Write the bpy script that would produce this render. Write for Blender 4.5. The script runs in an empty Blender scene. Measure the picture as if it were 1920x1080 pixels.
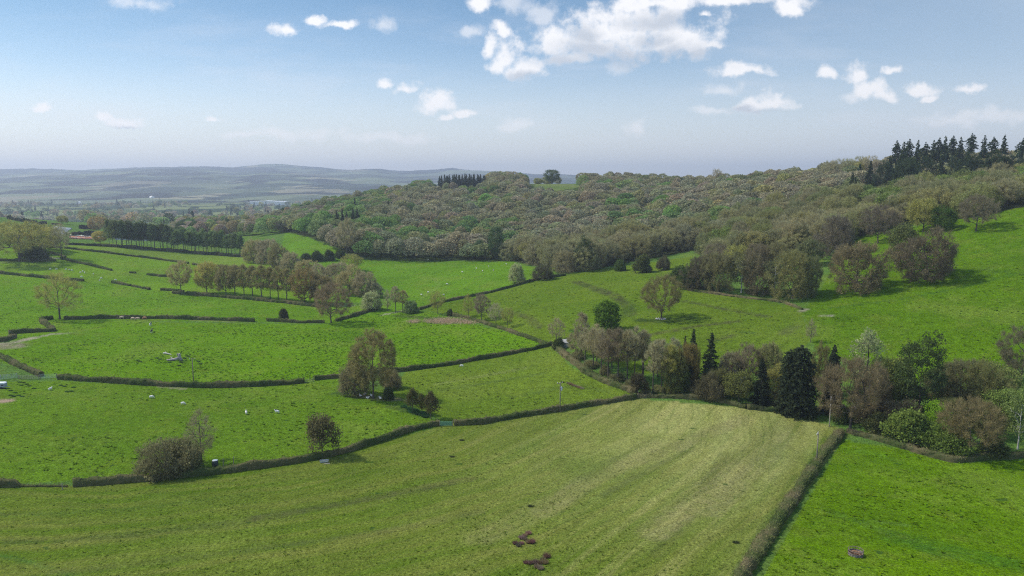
import bpy, bmesh, math, random
import numpy as np
from mathutils import Vector, Matrix

R = math.radians
rng = np.random.default_rng(7)
random.seed(7)
sc = bpy.context.scene
COL = sc.collection

# ------------------------------------------------------------------ camera
F = 1371.0                    # focal length in pixels of a 1920 wide frame
PITCH = R(8.0)
CAM = np.array([0.0, 0.0, 62.0])
SP, CP = math.sin(PITCH), math.cos(PITCH)

cam_d = bpy.data.cameras.new('camera')
cam = bpy.data.objects.new('camera', cam_d)
COL.objects.link(cam)
cam_d.sensor_width = 36.0
cam_d.lens = 36.0 * F / 1920.0
cam_d.clip_start = 0.5
cam_d.clip_end = 30000.0
cam.location = CAM
cam.rotation_euler = (math.pi / 2 - PITCH, 0, 0)
sc.camera = cam


def ray(px, py):
    """direction through a photo pixel, scaled so that its y component is 1"""
    cx = (np.asarray(px, float) - 960.0) / F
    cy = (540.0 - np.asarray(py, float)) / F
    dy = CP + cy * SP
    return cx / dy, (-SP + cy * CP) / dy


# ------------------------------------------------------------------ terrain
CTRL = [  # (photo x, photo y, distance ahead in metres) of points on the ground
    (0, 1080, 110), (960, 1080, 108), (1400, 1080, 106), (1920, 1080, 106), (400, 1000, 125),
    (0, 910, 148), (600, 860, 165), (960, 780, 200), (1190, 745, 222), (1550, 790, 200), (1920, 860, 172),
    (1560, 1000, 125), (1300, 900, 151), (0, 850, 165), (300, 780, 197), (0, 720, 230), (400, 720, 234),
    (620, 708, 243), (1030, 648, 285), (800, 690, 252), (0, 640, 285), (300, 598, 345), (600, 605, 335),
    (740, 585, 365), (930, 612, 320), (0, 510, 460), (300, 545, 425), (600, 580, 370), (25, 490, 485),
    (110, 485, 500), (200, 505, 480), (450, 490, 560), (120, 462, 560), (350, 500, 505), (230, 456, 630),
    (460, 483, 600), (140, 445, 700), (60, 420, 760), (0, 412, 760), (500, 430, 900), (420, 440, 800),
    (700, 495, 520), (1000, 500, 470), (800, 560, 395), (680, 560, 400), (960, 530, 405), (550, 445, 640),
    (640, 470, 560), (520, 475, 580), (850, 485, 540), (1045, 345, 1000), (1320, 356, 860), (1700, 360, 560), (1900, 354, 500),
    (860, 350, 1000), (700, 388, 900), (600, 397, 930), (520, 415, 950), (1180, 500, 432), (1500, 555, 310), (1290, 540, 340),
    (1000, 600, 310), (1245, 597, 292), (1150, 520, 398), (1480, 620, 265), (1500, 585, 286), (1200, 640, 262),
    (1350, 690, 236), (1600, 550, 300), (1650, 480, 342), (1840, 430, 342), (1920, 395, 352), (1920, 550, 270),
    (1920, 680, 215), (1700, 690, 226), (1550, 640, 249), (1700, 422, 392), (1500, 470, 402), (1920, 372, 422),
    (1500, 385, 565), (1700, 374, 500), (1300, 405, 620), (1100, 425, 645), (1300, 366, 780), (1000, 400, 730),
    (1450, 740, 216), (1650, 790, 192), (1800, 770, 192), (1800, 700, 213), (1920, 780, 186), (860, 440, 650),
]
WCTRL = [  # world points outside the picture or hidden behind the ridge
    (-200, 40, 1), (200, 40, 4), (0, 20, 1), (0, -120, 2), (300, 140, 6), (400, 240, 38), (-420, 250, 4),
    (-600, 480, 22), (-760, 800, 34), (480, 420, 70), (620, 700, 88), (420, 760, 72), (500, 1100, 55), (100, 1350, 30), (-150, 1250, 8),
    (-700, 1300, -4), (-350, 1400, -3), (-300, 1150, 2), (250, 1150, 62), (700, 250, 80), (-700, 100, 8), (330, 620, 70),
]
P = []
for px, py, Y in CTRL:
    a, b = ray(px, py)
    P.append((a * Y, Y, CAM[2] + b * Y))
P = np.array(P + WCTRL, float)
SCALE = 300.0


def _k(r2):
    return 0.5 * r2 * np.log(r2 + 1e-12)


def _tps_fit(P, lam=0.004):
    n = len(P)
    xy = P[:, :2] / SCALE
    d2 = ((xy[:, None] - xy[None]) ** 2).sum(-1)
    A = np.zeros((n + 3, n + 3))
    A[:n, :n] = _k(d2) + lam * np.eye(n)
    A[:n, n] = 1
    A[:n, n + 1:] = xy
    A[n:, :n] = A[:n, n:].T
    b = np.zeros(n + 3)
    b[:n] = P[:, 2]
    return xy, np.linalg.solve(A, b)


TXY, TW = _tps_fit(P)


def sstep(a, b, x):
    t = np.clip((x - a) / (b - a), 0, 1)
    return t * t * (3 - 2 * t)


def height(x, y):
    x = np.asarray(x, float)
    y = np.asarray(y, float)
    sh = x.shape
    xf, yf = x.ravel() / SCALE, y.ravel() / SCALE
    n = len(TXY)
    out = TW[n] + TW[n + 1] * xf + TW[n + 2] * yf
    for i in range(n):
        out += TW[i] * _k((xf - TXY[i, 0]) ** 2 + (yf - TXY[i, 1]) ** 2)
    X, Y = x.ravel(), y.ravel()
    r = np.hypot(X, Y)
    out = np.clip(out, -25, 108)
    f = sstep(1250, 2100, r)
    far = -20 + 5 * np.sin(X / 520 + 1) * np.sin(Y / 640)
    out = out * (1 - f) + far * f
    bump = 0.22 * np.sin(X / 7.3 + 1.7 * np.sin(Y / 11.0)) * np.sin(Y / 6.1 + 1.3 * np.sin(X / 13.0))
    bump += 0.35 * np.sin(X / 23 + Y / 31) * np.sin(Y / 27 - X / 41 + 2)
    out = out + bump
    return out.reshape(sh)


_S = np.geomspace(60, 5200, 900)


def hit(px, py):
    """where the sight lines through photo pixels meet the ground: world points (n,3)"""
    px = np.atleast_1d(np.asarray(px, float))
    py = np.atleast_1d(np.asarray(py, float))
    a, b = ray(px, py)
    X = a[:, None] * _S[None]
    Y = np.broadcast_to(_S[None], X.shape)
    Z = CAM[2] + b[:, None] * _S[None]
    d = Z - height(X, Y)
    below = d < 0
    below[:, -1] = True
    i = np.argmax(below, 1)
    i = np.maximum(i, 1)
    k = np.arange(len(px))
    d0, d1 = d[k, i - 1], d[k, i]
    t = np.clip(d0 / (d0 - d1 + 1e-9), 0, 1)
    Yh = _S[i - 1] * (1 - t) + _S[i] * t
    Xh = a * Yh
    return np.stack([Xh, Yh, height(Xh, Yh)], 1)


def inpoly(x, y, poly):
    poly = np.asarray(poly)
    c = np.zeros(x.shape, bool)
    j = len(poly) - 1
    for i in range(len(poly)):
        xi, yi = poly[i, :2]
        xj, yj = poly[j, :2]
        if yi != yj:
            c ^= ((yi > y) != (yj > y)) & (x < (xj - xi) * (y - yi) / (yj - yi) + xi)
        j = i
    return c


def wpoly(pix, step=25):
    """outline given in photo pixels -> outline on the ground"""
    pix = np.asarray(pix, float)
    out = []
    for p, q in zip(pix, np.roll(pix, -1, 0)):
        n = max(1, int(np.hypot(*(q - p)) / step))
        for k in range(n):
            out.append(p + (q - p) * k / n)
    out = np.array(out)
    return hit(out[:, 0], out[:, 1])


def wline(pix, step=12):
    pix = np.asarray(pix, float)
    out = []
    for p, q in zip(pix[:-1], pix[1:]):
        n = max(1, int(np.hypot(*(q - p)) / step))
        for k in range(n):
            out.append(p + (q - p) * k / n)
    out.append(pix[-1])
    out = np.array(out)
    return hit(out[:, 0], out[:, 1])


# ------------------------------------------------------------------ objects
def tri_mesh(name, V, T, mats, mi=None, smooth=False, attrs=None):
    me = bpy.data.meshes.new(name)
    V = np.asarray(V, np.float32)
    T = np.asarray(T, np.int32)
    me.vertices.add(len(V))
    me.vertices.foreach_set('co', V.ravel())
    k = T.shape[1]
    me.loops.add(T.size)
    me.loops.foreach_set('vertex_index', T.ravel())
    me.polygons.add(len(T))
    me.polygons.foreach_set('loop_start', np.arange(0, T.size, k, dtype=np.int32))
    for m in mats:
        me.materials.append(m)
    if mi is not None:
        me.polygons.foreach_set('material_index', np.asarray(mi, np.int32))
    if smooth:
        me.polygons.foreach_set('use_smooth', np.ones(len(T), bool))
    me.update(calc_edges=True)
    for an, (typ, dom, data) in (attrs or {}).items():
        at = me.attributes.new(an, typ, dom)
        at.data.foreach_set('color' if 'COLOR' in typ else 'value', np.asarray(data, np.float32).ravel())
    me.validate()
    return me


def tag(o, label=None, cat=None, group=None, kind=None):
    if label:
        o['label'] = label
    if cat:
        o['category'] = cat
    if group:
        o['group'] = group
    if kind:
        o['kind'] = kind
    return o


def link(name, me, parent=None, loc=None):
    o = bpy.data.objects.new(name, me)
    COL.objects.link(o)
    if parent is not None:
        o.parent = parent
    if loc is not None:
        o.location = loc
    return o


def empty(name, loc, label, cat, group=None, rz=0.0):
    o = bpy.data.objects.new(name, None)
    COL.objects.link(o)
    o.location = loc
    o.rotation_euler = (0, 0, rz)
    o.empty_display_size = 0.5
    return tag(o, label, cat, group)


class MB:
    """collects boxes, tubes and lathes into one mesh"""

    def __init__(self):
        self.v, self.f, self.n = [], [], 0

    def add(self, v, f):
        v = np.asarray(v, float)
        self.v.append(v)
        for q in f:
            self.f.append([i + self.n for i in q])
        self.n += len(v)

    def box(self, x0, x1, y0, y1, z0, z1, M=None):
        v = np.array([(x, y, z) for z in (z0, z1) for y in (y0, y1) for x in (x0, x1)], float)
        if M is not None:
            v = np.array([M @ Vector(p) for p in v])
        self.add(v, [(0, 2, 3, 1), (4, 5, 7, 6), (0, 1, 5, 4), (2, 6, 7, 3), (0, 4, 6, 2), (1, 3, 7, 5)])

    def tube(self, pts, rad, n=6, cap=True):
        pts = np.asarray(pts, float)
        rad = np.broadcast_to(np.asarray(rad, float), (len(pts),))
        vs = []
        for i, p in enumerate(pts):
            d = pts[min(i + 1, len(pts) - 1)] - pts[max(i - 1, 0)]
            d = d / (np.linalg.norm(d) + 1e-9)
            a = np.cross(d, (0.3, 0.9, 0.2) if abs(d[2]) > 0.8 else (0, 0, 1))
            a /= np.linalg.norm(a) + 1e-9
            b = np.cross(d, a)
            for k in range(n):
                t = 2 * math.pi * k / n
                vs.append(p + rad[i] * (math.cos(t) * a + math.sin(t) * b))
        fs = []
        for i in range(len(pts) - 1):
            for k in range(n):
                k2 = (k + 1) % n
                fs.append((i * n + k, i * n + k2, (i + 1) * n + k2, (i + 1) * n + k))
        if cap:
            fs.append(tuple(range(n))[::-1])
            fs.append(tuple((len(pts) - 1) * n + k for k in range(n)))
        self.add(vs, fs)

    def prism(self, prof, y0, y1):
        """profile in x-z, extruded along y"""
        n = len(prof)
        v = [(x, y0, z) for x, z in prof] + [(x, y1, z) for x, z in prof]
        f = [(i, (i + 1) % n, n + (i + 1) % n, n + i) for i in range(n)]
        f += [tuple(range(n))[::-1], tuple(range(n, 2 * n))]
        self.add(v, f)

    def build(self, name, mat, parent=None, smooth=False, bevel=0):
        me = bpy.data.meshes.new(name)
        me.from_pydata(np.concatenate(self.v).tolist(), [], self.f)
        me.materials.append(mat)
        if bevel:
            bm = bmesh.new()
            bm.from_mesh(me)
            bmesh.ops.bevel(bm, geom=bm.edges[:], offset=bevel, segments=1, affect='EDGES')
            bm.to_mesh(me)
            bm.free()
        if smooth:
            for p in me.polygons:
                p.use_smooth = True
        me.update()
        return link(name, me, parent)


# ------------------------------------------------------------------ materials
class NT:
    def __init__(self, tree):
        self.t = tree

    def n(self, typ, **kw):
        nd = self.t.nodes.new(typ)
        for k, v in kw.items():
            setattr(nd, k, v)
        return nd

    def l(self, a, b):
        self.t.links.new(a, b)

    def put(self, sock, v):
        if isinstance(v, bpy.types.NodeSocket):
            self.l(v, sock)
        elif isinstance(v, tuple) and len(v) == 3 and len(getattr(sock, 'default_value', (0,) * 3)) == 4:
            sock.default_value = v + (1.0,)
        else:
            sock.default_value = v

    def math(self, op, a, b=None, c=None, clamp=False):
        nd = self.n('ShaderNodeMath', operation=op, use_clamp=clamp)
        for i, v in enumerate((a, b, c)):
            if v is not None:
                self.put(nd.inputs[i], v)
        return nd.outputs[0]

    def vec(self, op, a, b=None):
        nd = self.n('ShaderNodeVectorMath', operation=op)
        self.put(nd.inputs[0], a)
        if b is not None:
            self.put(nd.inputs[3] if op == 'SCALE' else nd.inputs[1], b)
        return nd.outputs['Value'] if op in ('LENGTH', 'DISTANCE', 'DOT_PRODUCT') else nd.outputs[0]

    def noise(self, vec, scale, detail=3, rough=0.55, out=0):
        nd = self.n('ShaderNodeTexNoise')
        if vec is not None:
            self.l(vec, nd.inputs['Vector'])
        nd.inputs['Scale'].default_value = scale
        nd.inputs['Detail'].default_value = detail
        nd.inputs['Roughness'].default_value = rough
        return nd.outputs[out]

    def ramp(self, v, lo, hi, a=0.0, b=1.0, smooth=True):
        nd = self.n('ShaderNodeMapRange', interpolation_type='SMOOTHSTEP' if smooth else 'LINEAR')
        self.put(nd.inputs[0], v)
        for i, q in enumerate((lo, hi, a, b)):
            self.put(nd.inputs[i + 1], q)
        return nd.outputs[0]

    def mix(self, f, a, b, blend='MIX'):
        nd = self.n('ShaderNodeMix', data_type='RGBA', blend_type=blend)
        self.put(nd.inputs[0], f)
        self.put(nd.inputs[6], a)
        self.put(nd.inputs[7], b)
        return nd.outputs[2]


def mat_new(name):
    m = bpy.data.materials.new(name)
    m.use_nodes = True
    m.node_tree.nodes.clear()
    t = NT(m.node_tree)
    out = t.n('ShaderNodeOutputMaterial')
    return m, t, out


def plain(name, col, rough=0.7, metal=0.0, var=0.25, scale=3.0):
    """a coloured surface with some mottling and wear"""
    m, t, out = mat_new(name)
    g = t.n('ShaderNodeTexCoord').outputs['Object']
    nz = t.noise(g, scale, 5, 0.65)
    c = t.mix(t.ramp(nz, 0.3, 0.7), tuple(x * (1 - var) for x in col), tuple(min(1, x * (1 + var)) for x in col))
    b = t.n('ShaderNodeBsdfPrincipled')
    t.put(b.inputs['Base Color'], c)
    b.inputs['Roughness'].default_value = rough
    b.inputs['Metallic'].default_value = metal
    t.l(b.outputs[0], out.inputs[0])
    return m


def foliage(name, trans=0.25, use_attr=False, var=0.5, gain=1.0):
    """leaves and twigs: colour of the object, each leaf a little lighter or darker"""
    m, t, out = mat_new(name)
    if use_attr:
        base = t.n('ShaderNodeAttribute', attribute_name='tint').outputs['Color']
    else:
        base = t.n('ShaderNodeObjectInfo').outputs['Color']
    rnd = t.n('ShaderNodeAttribute', attribute_name='rnd').outputs['Fac']
    k = t.ramp(rnd, 0, 1, gain * (1 - var), gain * (1 + var), smooth=False)
    c = t.mix(1.0, base, t.vec('SCALE', (1.0, 1.0, 1.0), k), 'MULTIPLY')
    d = t.n('ShaderNodeBsdfDiffuse')
    t.l(c, d.inputs[0])
    if trans > 0:
        tr = t.n('ShaderNodeBsdfTranslucent')
        t.l(c, tr.inputs[0])
        mx = t.n('ShaderNodeMixShader')
        mx.inputs[0].default_value = trans
        t.l(d.outputs[0], mx.inputs[1])
        t.l(tr.outputs[0], mx.inputs[2])
        t.l(mx.outputs[0], out.inputs[0])
    else:
        t.l(d.outputs[0], out.inputs[0])
    return m


M_LEAF = foliage('leaf', 0.42, gain=1.55, var=.4)
M_TWIG = foliage('twig', 0.48, gain=1.88, var=.4)
M_STUFF = foliage('wood_foliage', 0.35, use_attr=True, var=.22, gain=1.8)
M_HEDGE = foliage('hedge_leaf', 0.35, use_attr=True, gain=1.5)
M_BARK = plain('bark', (0.075, 0.06, 0.045), 0.9, var=0.4, scale=1.5)
M_BARK_PALE = plain('birch_bark', (0.42, 0.4, 0.36), 0.8, var=0.3, scale=1.5)
# ------------------------------------------------------------------ trees
def skeleton(rg, H, trunk_top, targets, pen=0.35, sway=0.02, bow=0.12):
    """grow limbs from a trunk to every target point; returns nodes, parents, radii, tips"""
    nodes, par, plen = [], [], []
    n = max(4, int(trunk_top / 1.0))
    off = np.zeros(2)
    for i in range(n + 1):
        z = trunk_top * i / n
        if i:
            off = off + rg.normal(0, sway * H / n, 2)
        nodes.append((off[0], off[1], z))
        par.append(i - 1)
        plen.append(z)
    base = np.array([0, 0, trunk_top * 0.6])
    order = np.argsort(((targets - base) ** 2).sum(1))
    tips = []
    for ti in order:
        t = targets[ti]
        N = np.array(nodes)
        d = np.sqrt(((N - t) ** 2).sum(1))
        up = np.maximum(0, N[:, 2] - t[2]) * 0.9
        low = (N[:, 2] < trunk_top * 0.3) * 50.0
        j = int(np.argmin(d + pen * np.array(plen) + up + low))
        p0 = N[j]
        L = np.linalg.norm(t - p0)
        k = max(1, int(L / 1.1))
        prev = j
        side = rg.normal(0, 0.06, 3) * L
        for s in range(1, k + 1):
            f = s / k
            q = p0 + (t - p0) * f + (side + np.array([0, 0, bow * L])) * math.sin(f * math.pi)
            nodes.append(tuple(q))
            par.append(prev)
            plen.append(plen[prev] + L / k)
            prev = len(nodes) - 1
        tips.append(prev)
    N = np.array(nodes)
    w = np.zeros(len(N))
    w[tips] = 1.0
    for i in range(len(N) - 1, 0, -1):
        w[par[i]] += w[i]
    rad = 0.022 * w ** 0.46
    return N, np.array(par), rad, np.array(tips)


def limb_mesh(N, par, rad, rmin=0.03, scale=1.0, flare=True):
    V, T = [], []
    n0 = 0
    idx = {}
    for i in range(1, len(N)):
        if rad[i] < rmin:
            continue
        p, q = N[par[i]], N[i]
        r0, r1 = rad[par[i]] * scale, rad[i] * scale
        if r0 > 1.7 * r1:
            r0 = 1.35 * r1
        k = 8 if rad[i] > 0.2 else (5 if rad[i] > 0.08 else 3)
        if flare and par[i] == 0:
            r0 *= 1.6
        d = q - p
        d = d / (np.linalg.norm(d) + 1e-9)
        a = np.cross(d, (0.31, 0.9, 0.2) if abs(d[2]) > 0.8 else (0, 0, 1))
        a /= np.linalg.norm(a) + 1e-9
        b = np.cross(d, a)
        th = np.arange(k) * 2 * math.pi / k
        ring = np.cos(th)[:, None] * a + np.sin(th)[:, None] * b
        V.append(p + ring * r0)
        V.append(q + ring * r1)
        for s in range(k):
            s2 = (s + 1) % k
            T.append((n0 + s, n0 + s2, n0 + k + s2))
            T.append((n0 + s, n0 + k + s2, n0 + k + s))
        n0 += 2 * k
    return np.concatenate(V), np.array(T)


def unit(v):
    return v / (np.linalg.norm(v, axis=-1, keepdims=True) + 1e-9)


def twigs(rg, pts, dirs, n, L, w, spread=0.8, jit=0.3, up=0.25):
    """n thin tapering twigs at every point"""
    m = len(pts) * n
    p = np.repeat(pts, n, 0) + rg.normal(0, jit, (m, 3))
    d = unit(np.repeat(dirs, n, 0) + rg.normal(0, spread, (m, 3)) + np.array([0, 0, up]))
    s = unit(np.cross(d, rg.normal(0, 1, (m, 3))))
    l = L * rg.uniform(0.5, 1.3, (m, 1))
    ww = w * rg.uniform(0.6, 1.4, (m, 1))
    V = np.stack([p - s * ww / 2, p + s * ww / 2, p + d * l], 1).reshape(-1, 3)
    return V, np.arange(3 * m).reshape(-1, 3)


def leaves(rg, pts, n, sig, size, flat=0.0):
    """n leaf clusters (triangles) around every point"""
    m = len(pts) * n
    g = rg.normal(0, 1, (m, 3)) * sig
    if flat:
        g[:, 2] *= flat
    c = np.repeat(pts, n, 0) + g
    a = unit(rg.normal(0, 1, (m, 3)))
    b = unit(np.cross(a, rg.normal(0, 1, (m, 3))))
    s = size * rg.uniform(0.6, 1.4, (m, 1))
    V = np.stack([c - a * s * 0.55 - b * s * 0.3, c + a * s * 0.6 - b * s * 0.25, c + b * s * 0.65], 1).reshape(-1, 3)
    return V, np.arange(3 * m).reshape(-1, 3)


def shell_pts(rg, n, c, r, flo=0.35, lumps=0.25, zlo=-0.75, power=0.33):
    """points in a lumpy ellipsoid, denser towards its outside"""
    out = []
    lump = unit(rg.normal(0, 1, (14, 3)))
    amp = rg.uniform(-lumps, lumps, 14)
    while len(out) < n:
        d = unit(rg.normal(0, 1, 3))
        if d[2] < zlo:
            continue
        k = 1.0 + float((amp * np.exp(-((lump - d) ** 2).sum(1) / 0.25)).sum())
        f = flo + (1 - flo) * rg.random() ** power
        out.append(np.array(c) + d * np.array(r) * f * k)
    return np.array(out)


def cat_parts(parts):
    V, T, n = [], [], 0
    for v, t in parts:
        V.append(v)
        T.append(t + n)
        n += len(v)
    return np.concatenate(V), np.concatenate(T)


PROTO = {}     # kind -> list of dict(trunk mesh, crown mesh, W, H, raw arrays)


def reg(kind, trunk, crown, W, H, mat, rg, bark=None, clump=0.35):
    bark = bark or M_BARK
    tv, tt = trunk
    cv, ct = crown
    # brightness of every leaf: its own plus that of the clump it belongs to
    cen = cv[ct].mean(1)
    s = np.sin(cen[:, 0] * 1.3 + 2 * np.sin(cen[:, 1] * 0.9)) * np.sin(cen[:, 1] * 1.2 + cen[:, 2]) * np.sin(cen[:, 2] * 1.1 + 1)
    rnd = np.clip(0.5 + clump * s + rg.normal(0, 0.2, len(ct)), 0, 1)
    # one trunk and one crown mesh, and both joined for small copies
    tm = tri_mesh('trunk', tv, tt, [bark], smooth=True)
    cm = tri_mesh('crown', cv, ct, [mat], attrs={'rnd': ('FLOAT', 'FACE', rnd)})
    V, T = cat_parts([(cv, ct), (tv, tt)])
    mi = np.r_[np.zeros(len(ct), int), np.ones(len(tt), int)]
    jm = tri_mesh('tree', V, T, [mat, bark], mi, attrs={'rnd': ('FLOAT', 'FACE', np.r_[rnd, np.full(len(tt), .5)])})
    PROTO.setdefault(kind, []).append(dict(trunk=tm, crown=cm, joint=jm, W=W, H=H))


def make_oak(seed, kind='oak', H=15.0, W=15.0, tt=0.42, clear=0.17, n=210, tw=26, L=1.25, w=0.075, lf=0, lsize=.3, mat=None, lumps=.28, zc=.57, bark=None):
    rg = np.random.default_rng(seed)
    rz = H * (1 - zc)
    tg = shell_pts(rg, n, (0, 0, H * zc), (W / 2 * 0.92, W / 2 * 0.92, rz * 0.93), lumps=lumps, zlo=-0.9)
    tg = tg[tg[:, 2] > H * clear]
    N, par, rad, tips = skeleton(rg, H, H * tt, tg)
    tr = limb_mesh(N, par, rad)
    pts = N[tips]
    dirs = unit(pts - np.array([0, 0, H * 0.4]))
    parts = [twigs(rg, pts, dirs, tw, L, w)]
    mid = N[(rad < 0.06) & (np.arange(len(N)) > 10)]
    parts.append(twigs(rg, mid, unit(mid - np.array([0, 0, H * .35])), max(2, tw // 5), L * .9, w))
    if lf:
        parts.append(leaves(rg, pts, lf, 0.55, lsize))
    reg(kind, tr, cat_parts(parts), W, H, mat or M_TWIG, rg, bark)


def make_leafy(seed, kind='leafy', H=14.0, W=13.0, n=120, lf=48, sig=0.75, size=0.42, clear=.1, zc=.55, lumps=.3, tt=.5, bark=None, flo=.45):
    rg = np.random.default_rng(seed)
    tg = shell_pts(rg, n, (0, 0, H * zc), (W / 2 * 0.88, W / 2 * 0.88, H * (1 - zc) * 0.9), flo=flo, lumps=lumps, zlo=-0.95)
    tg = tg[tg[:, 2] > H * clear]
    N, par, rad, tips = skeleton(rg, H, H * tt, tg)
    tr = limb_mesh(N, par, rad, rmin=0.04)
    crown = leaves(rg, N[tips], lf, sig, size, 0.75)
    reg(kind, tr, crown, W, H, M_LEAF, rg, bark)


def make_tall(seed, kind='alder', H=18.0, W=8.0, n=110, tw=22, top=0.9, lo=0.32, mat=None, L=1.2, w=.07, stems=1, lf=0, lsize=.3):
    """tall narrow tree with upward limbs and a long clear trunk"""
    rg = np.random.default_rng(seed)
    tg = []
    while len(tg) < n:
        z = rg.uniform(lo, 1.0)
        prof = math.sin(math.pi * min(1, max(0.02, (z - lo) / (1 - lo))) ** 0.75) ** 0.6
        a = rg.uniform(0, 2 * math.pi)
        r = W / 2 * prof * math.sqrt(rg.random()) * rg.uniform(.75, 1.1)
        tg.append((r * math.cos(a), r * math.sin(a), z * H * 0.96))
    N, par, rad, tips = skeleton(rg, H, H * 0.75, np.array(tg), pen=0.12, bow=-0.1)
    tr = limb_mesh(N, par, rad * 1.15)
    pts = N[tips]
    dirs = unit(unit(pts * np.array([1, 1, 0])) + np.array([0, 0, 1.0]))
    parts = [twigs(rg, pts, dirs, tw, L, w, spread=.55)]
    mid = N[(rad < 0.06) & (np.arange(len(N)) > 12)]
    parts.append(twigs(rg, mid, unit(unit(mid * np.array([1, 1, 0])) + np.array([0, 0, .8])), max(2, tw // 5), L, w, spread=.6))
    if lf:
        parts.append(leaves(rg, pts, lf, .5, lsize))
    reg(kind, tr, cat_parts(parts), W, H, mat or M_TWIG, rg)


def make_conifer(seed, kind='spruce', H=18.0, W=7.0, lo=0.04, levels=34, per=9, curve=0.85, dens=16, size=.5, ragged=.25, topfree=False):
    rg = np.random.default_rng(seed)
    N = [(0, 0, H * i / 12) for i in range(13)]
    tr_v, tr_t = limb_mesh(np.array(N, float), np.arange(-1, 12), np.linspace(.3, .04, 13))
    parts, lt = [], [(tr_v, tr_t)]
    for i in range(levels):
        f = i / (levels - 1)
        z = H * (lo + (0.985 - lo) * f)
        rr = W / 2 * (1 - f) ** curve + 0.12
        if topfree:
            rr = W / 2 * (math.sin(math.pi * min(1, .12 + f * .88)) ** .6)
        m = max(3, int(per * (0.4 + rr / (W / 2))))
        for k in range(m):
            a = rg.uniform(0, 2 * math.pi)
            r = rr * rg.uniform(1 - ragged * 2, 1 + ragged * .5)
            d = np.array([math.cos(a), math.sin(a), 0])
            q = int(dens * r / (W / 2)) + 3
            t = rg.uniform(0.1, 1, q) ** 0.7
            pts = np.array([0, 0, z]) + d * (r * t)[:, None] + np.array([0, 0, -1.0]) * (0.32 * r * t ** 1.5)[:, None]
            parts.append(leaves(rg, pts, 1, 0.14 + 0.1 * r / W, size, 0.6))
    reg(kind, cat_parts(lt), cat_parts(parts), W, H, M_LEAF, rg, clump=.2)


def make_column(seed, kind='poplar', H=18.0, W=7.0, lo=0.36, n=90, lf=40, size=.4, sig=.6):
    rg = np.random.default_rng(seed)
    tg = []
    while len(tg) < n:
        z = rg.uniform(lo, 1)
        f = (z - lo) / (1 - lo)
        prof = min(1.0, (1 - f) * 1.6) ** .7 * min(1, f * 6 + .45)
        a = rg.uniform(0, 2 * math.pi)
        r = W / 2 * .85 * prof * rg.uniform(.2, 1) ** .5
        tg.append((r * math.cos(a), r * math.sin(a), z * H * .95))
    N, par, rad, tips = skeleton(rg, H, H * .85, np.array(tg), pen=.1, bow=-.08)
    reg(kind, limb_mesh(N, par, rad * 1.1, rmin=.035), leaves(rg, N[tips], lf, sig, size), W, H, M_LEAF, rg, clump=.25)


def make_bush(seed, kind='bush', H=5.0, W=8.0, n=150, tw=42, lf=18, L=.8, w=.055, lsize=.26, mat=None, lumps=.35):
    rg = np.random.default_rng(seed)
    tg = shell_pts(rg, n, (0, 0, H * .12), (W / 2 * .9, W / 2 * .9, H * .86), flo=.3, lumps=lumps, zlo=0.0)
    tg[:, 2] = np.maximum(tg[:, 2], .25)
    N, par, rad, tips = skeleton(rg, H, H * .3, tg, pen=.2)
    pts = N[tips]
    dirs = unit(pts - np.array([0, 0, -1.0]))
    parts = [twigs(rg, pts, dirs, tw, L, w)]
    if lf:
        parts.append(leaves(rg, pts, lf, .42, lsize))
    reg(kind, limb_mesh(N, par, rad, rmin=.028), cat_parts(parts), W, H, mat or M_TWIG, rg)


for s in (11, 12, 13):
    make_oak(s, tw=40, w=.085)                                                     # bare, spreading
for s in (21, 22, 23):
    make_oak(s, 'budding', n=240, lf=30, tw=26, lsize=.36, zc=.55, w=.085)         # spreading, coming into leaf
for s in (31, 32):
    make_oak(s, 'ash', H=15, W=12.5, tt=.55, clear=.25, n=170, tw=30, L=1.35, w=.065, zc=.6)   # bare and open
for s in (41, 42, 43):
    make_leafy(s)
for s in (51,):
    make_leafy(s, 'chestnut', H=14, W=13, n=170, lf=60, sig=.55, size=.45, clear=.04, zc=.5, lumps=.35)
for s in (61, 62, 63):
    make_tall(s, n=150, tw=28, W=8.5, lo=.4, w=.08)
for s in (64, 65):
    make_tall(s, 'thinoak', H=16, n=120, tw=26, W=9, lo=.34, w=.085, lf=14, lsize=.34)
for s in (101, 102, 103):                                           # low domes with the twigs down to the grass
    make_oak(s, 'dome', H=13, W=16, n=330, tw=30, L=1.25, w=.085, clear=.02, zc=.42, tt=.35, lf=10, lsize=.34, lumps=.42)
make_tall(66, 'slender', H=15, W=8.5, n=110, tw=24, lo=.2, w=.06, lf=5, lsize=.22)
make_tall(67, 'silver', H=17, W=8, n=95, tw=6, lo=.15, lf=26, lsize=.36, mat=M_LEAF)
for s in (71, 72):
    make_conifer(s)
make_conifer(73, 'cypress', H=18, W=9, lo=.02, levels=36, per=13, curve=.28, dens=15, size=.55, ragged=.2)
make_conifer(74, 'cypress', H=18, W=8, lo=.02, levels=36, per=12, curve=.5, dens=15, size=.55, ragged=.16)
make_conifer(75, 'pine', H=20, W=7.5, lo=.52, levels=14, per=8, curve=.7, dens=14, size=.6, ragged=.45, topfree=True)
make_conifer(76, 'pine', H=20, W=7.5, lo=.3, levels=22, per=8, curve=.75, dens=14, size=.6, ragged=.4)
make_leafy(77, 'bigpine', H=22, W=14, n=150, lf=52, sig=.7, size=.42, clear=.08, zc=.5, lumps=.4, tt=.85)
for s in (81, 82, 83):
    make_column(s)
for s in (91, 92, 93):
    make_bush(s)
for s in (94, 95):
    make_bush(s, 'shrub', tw=8, lf=46, mat=M_LEAF, lsize=.3, H=5, W=6)
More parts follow.
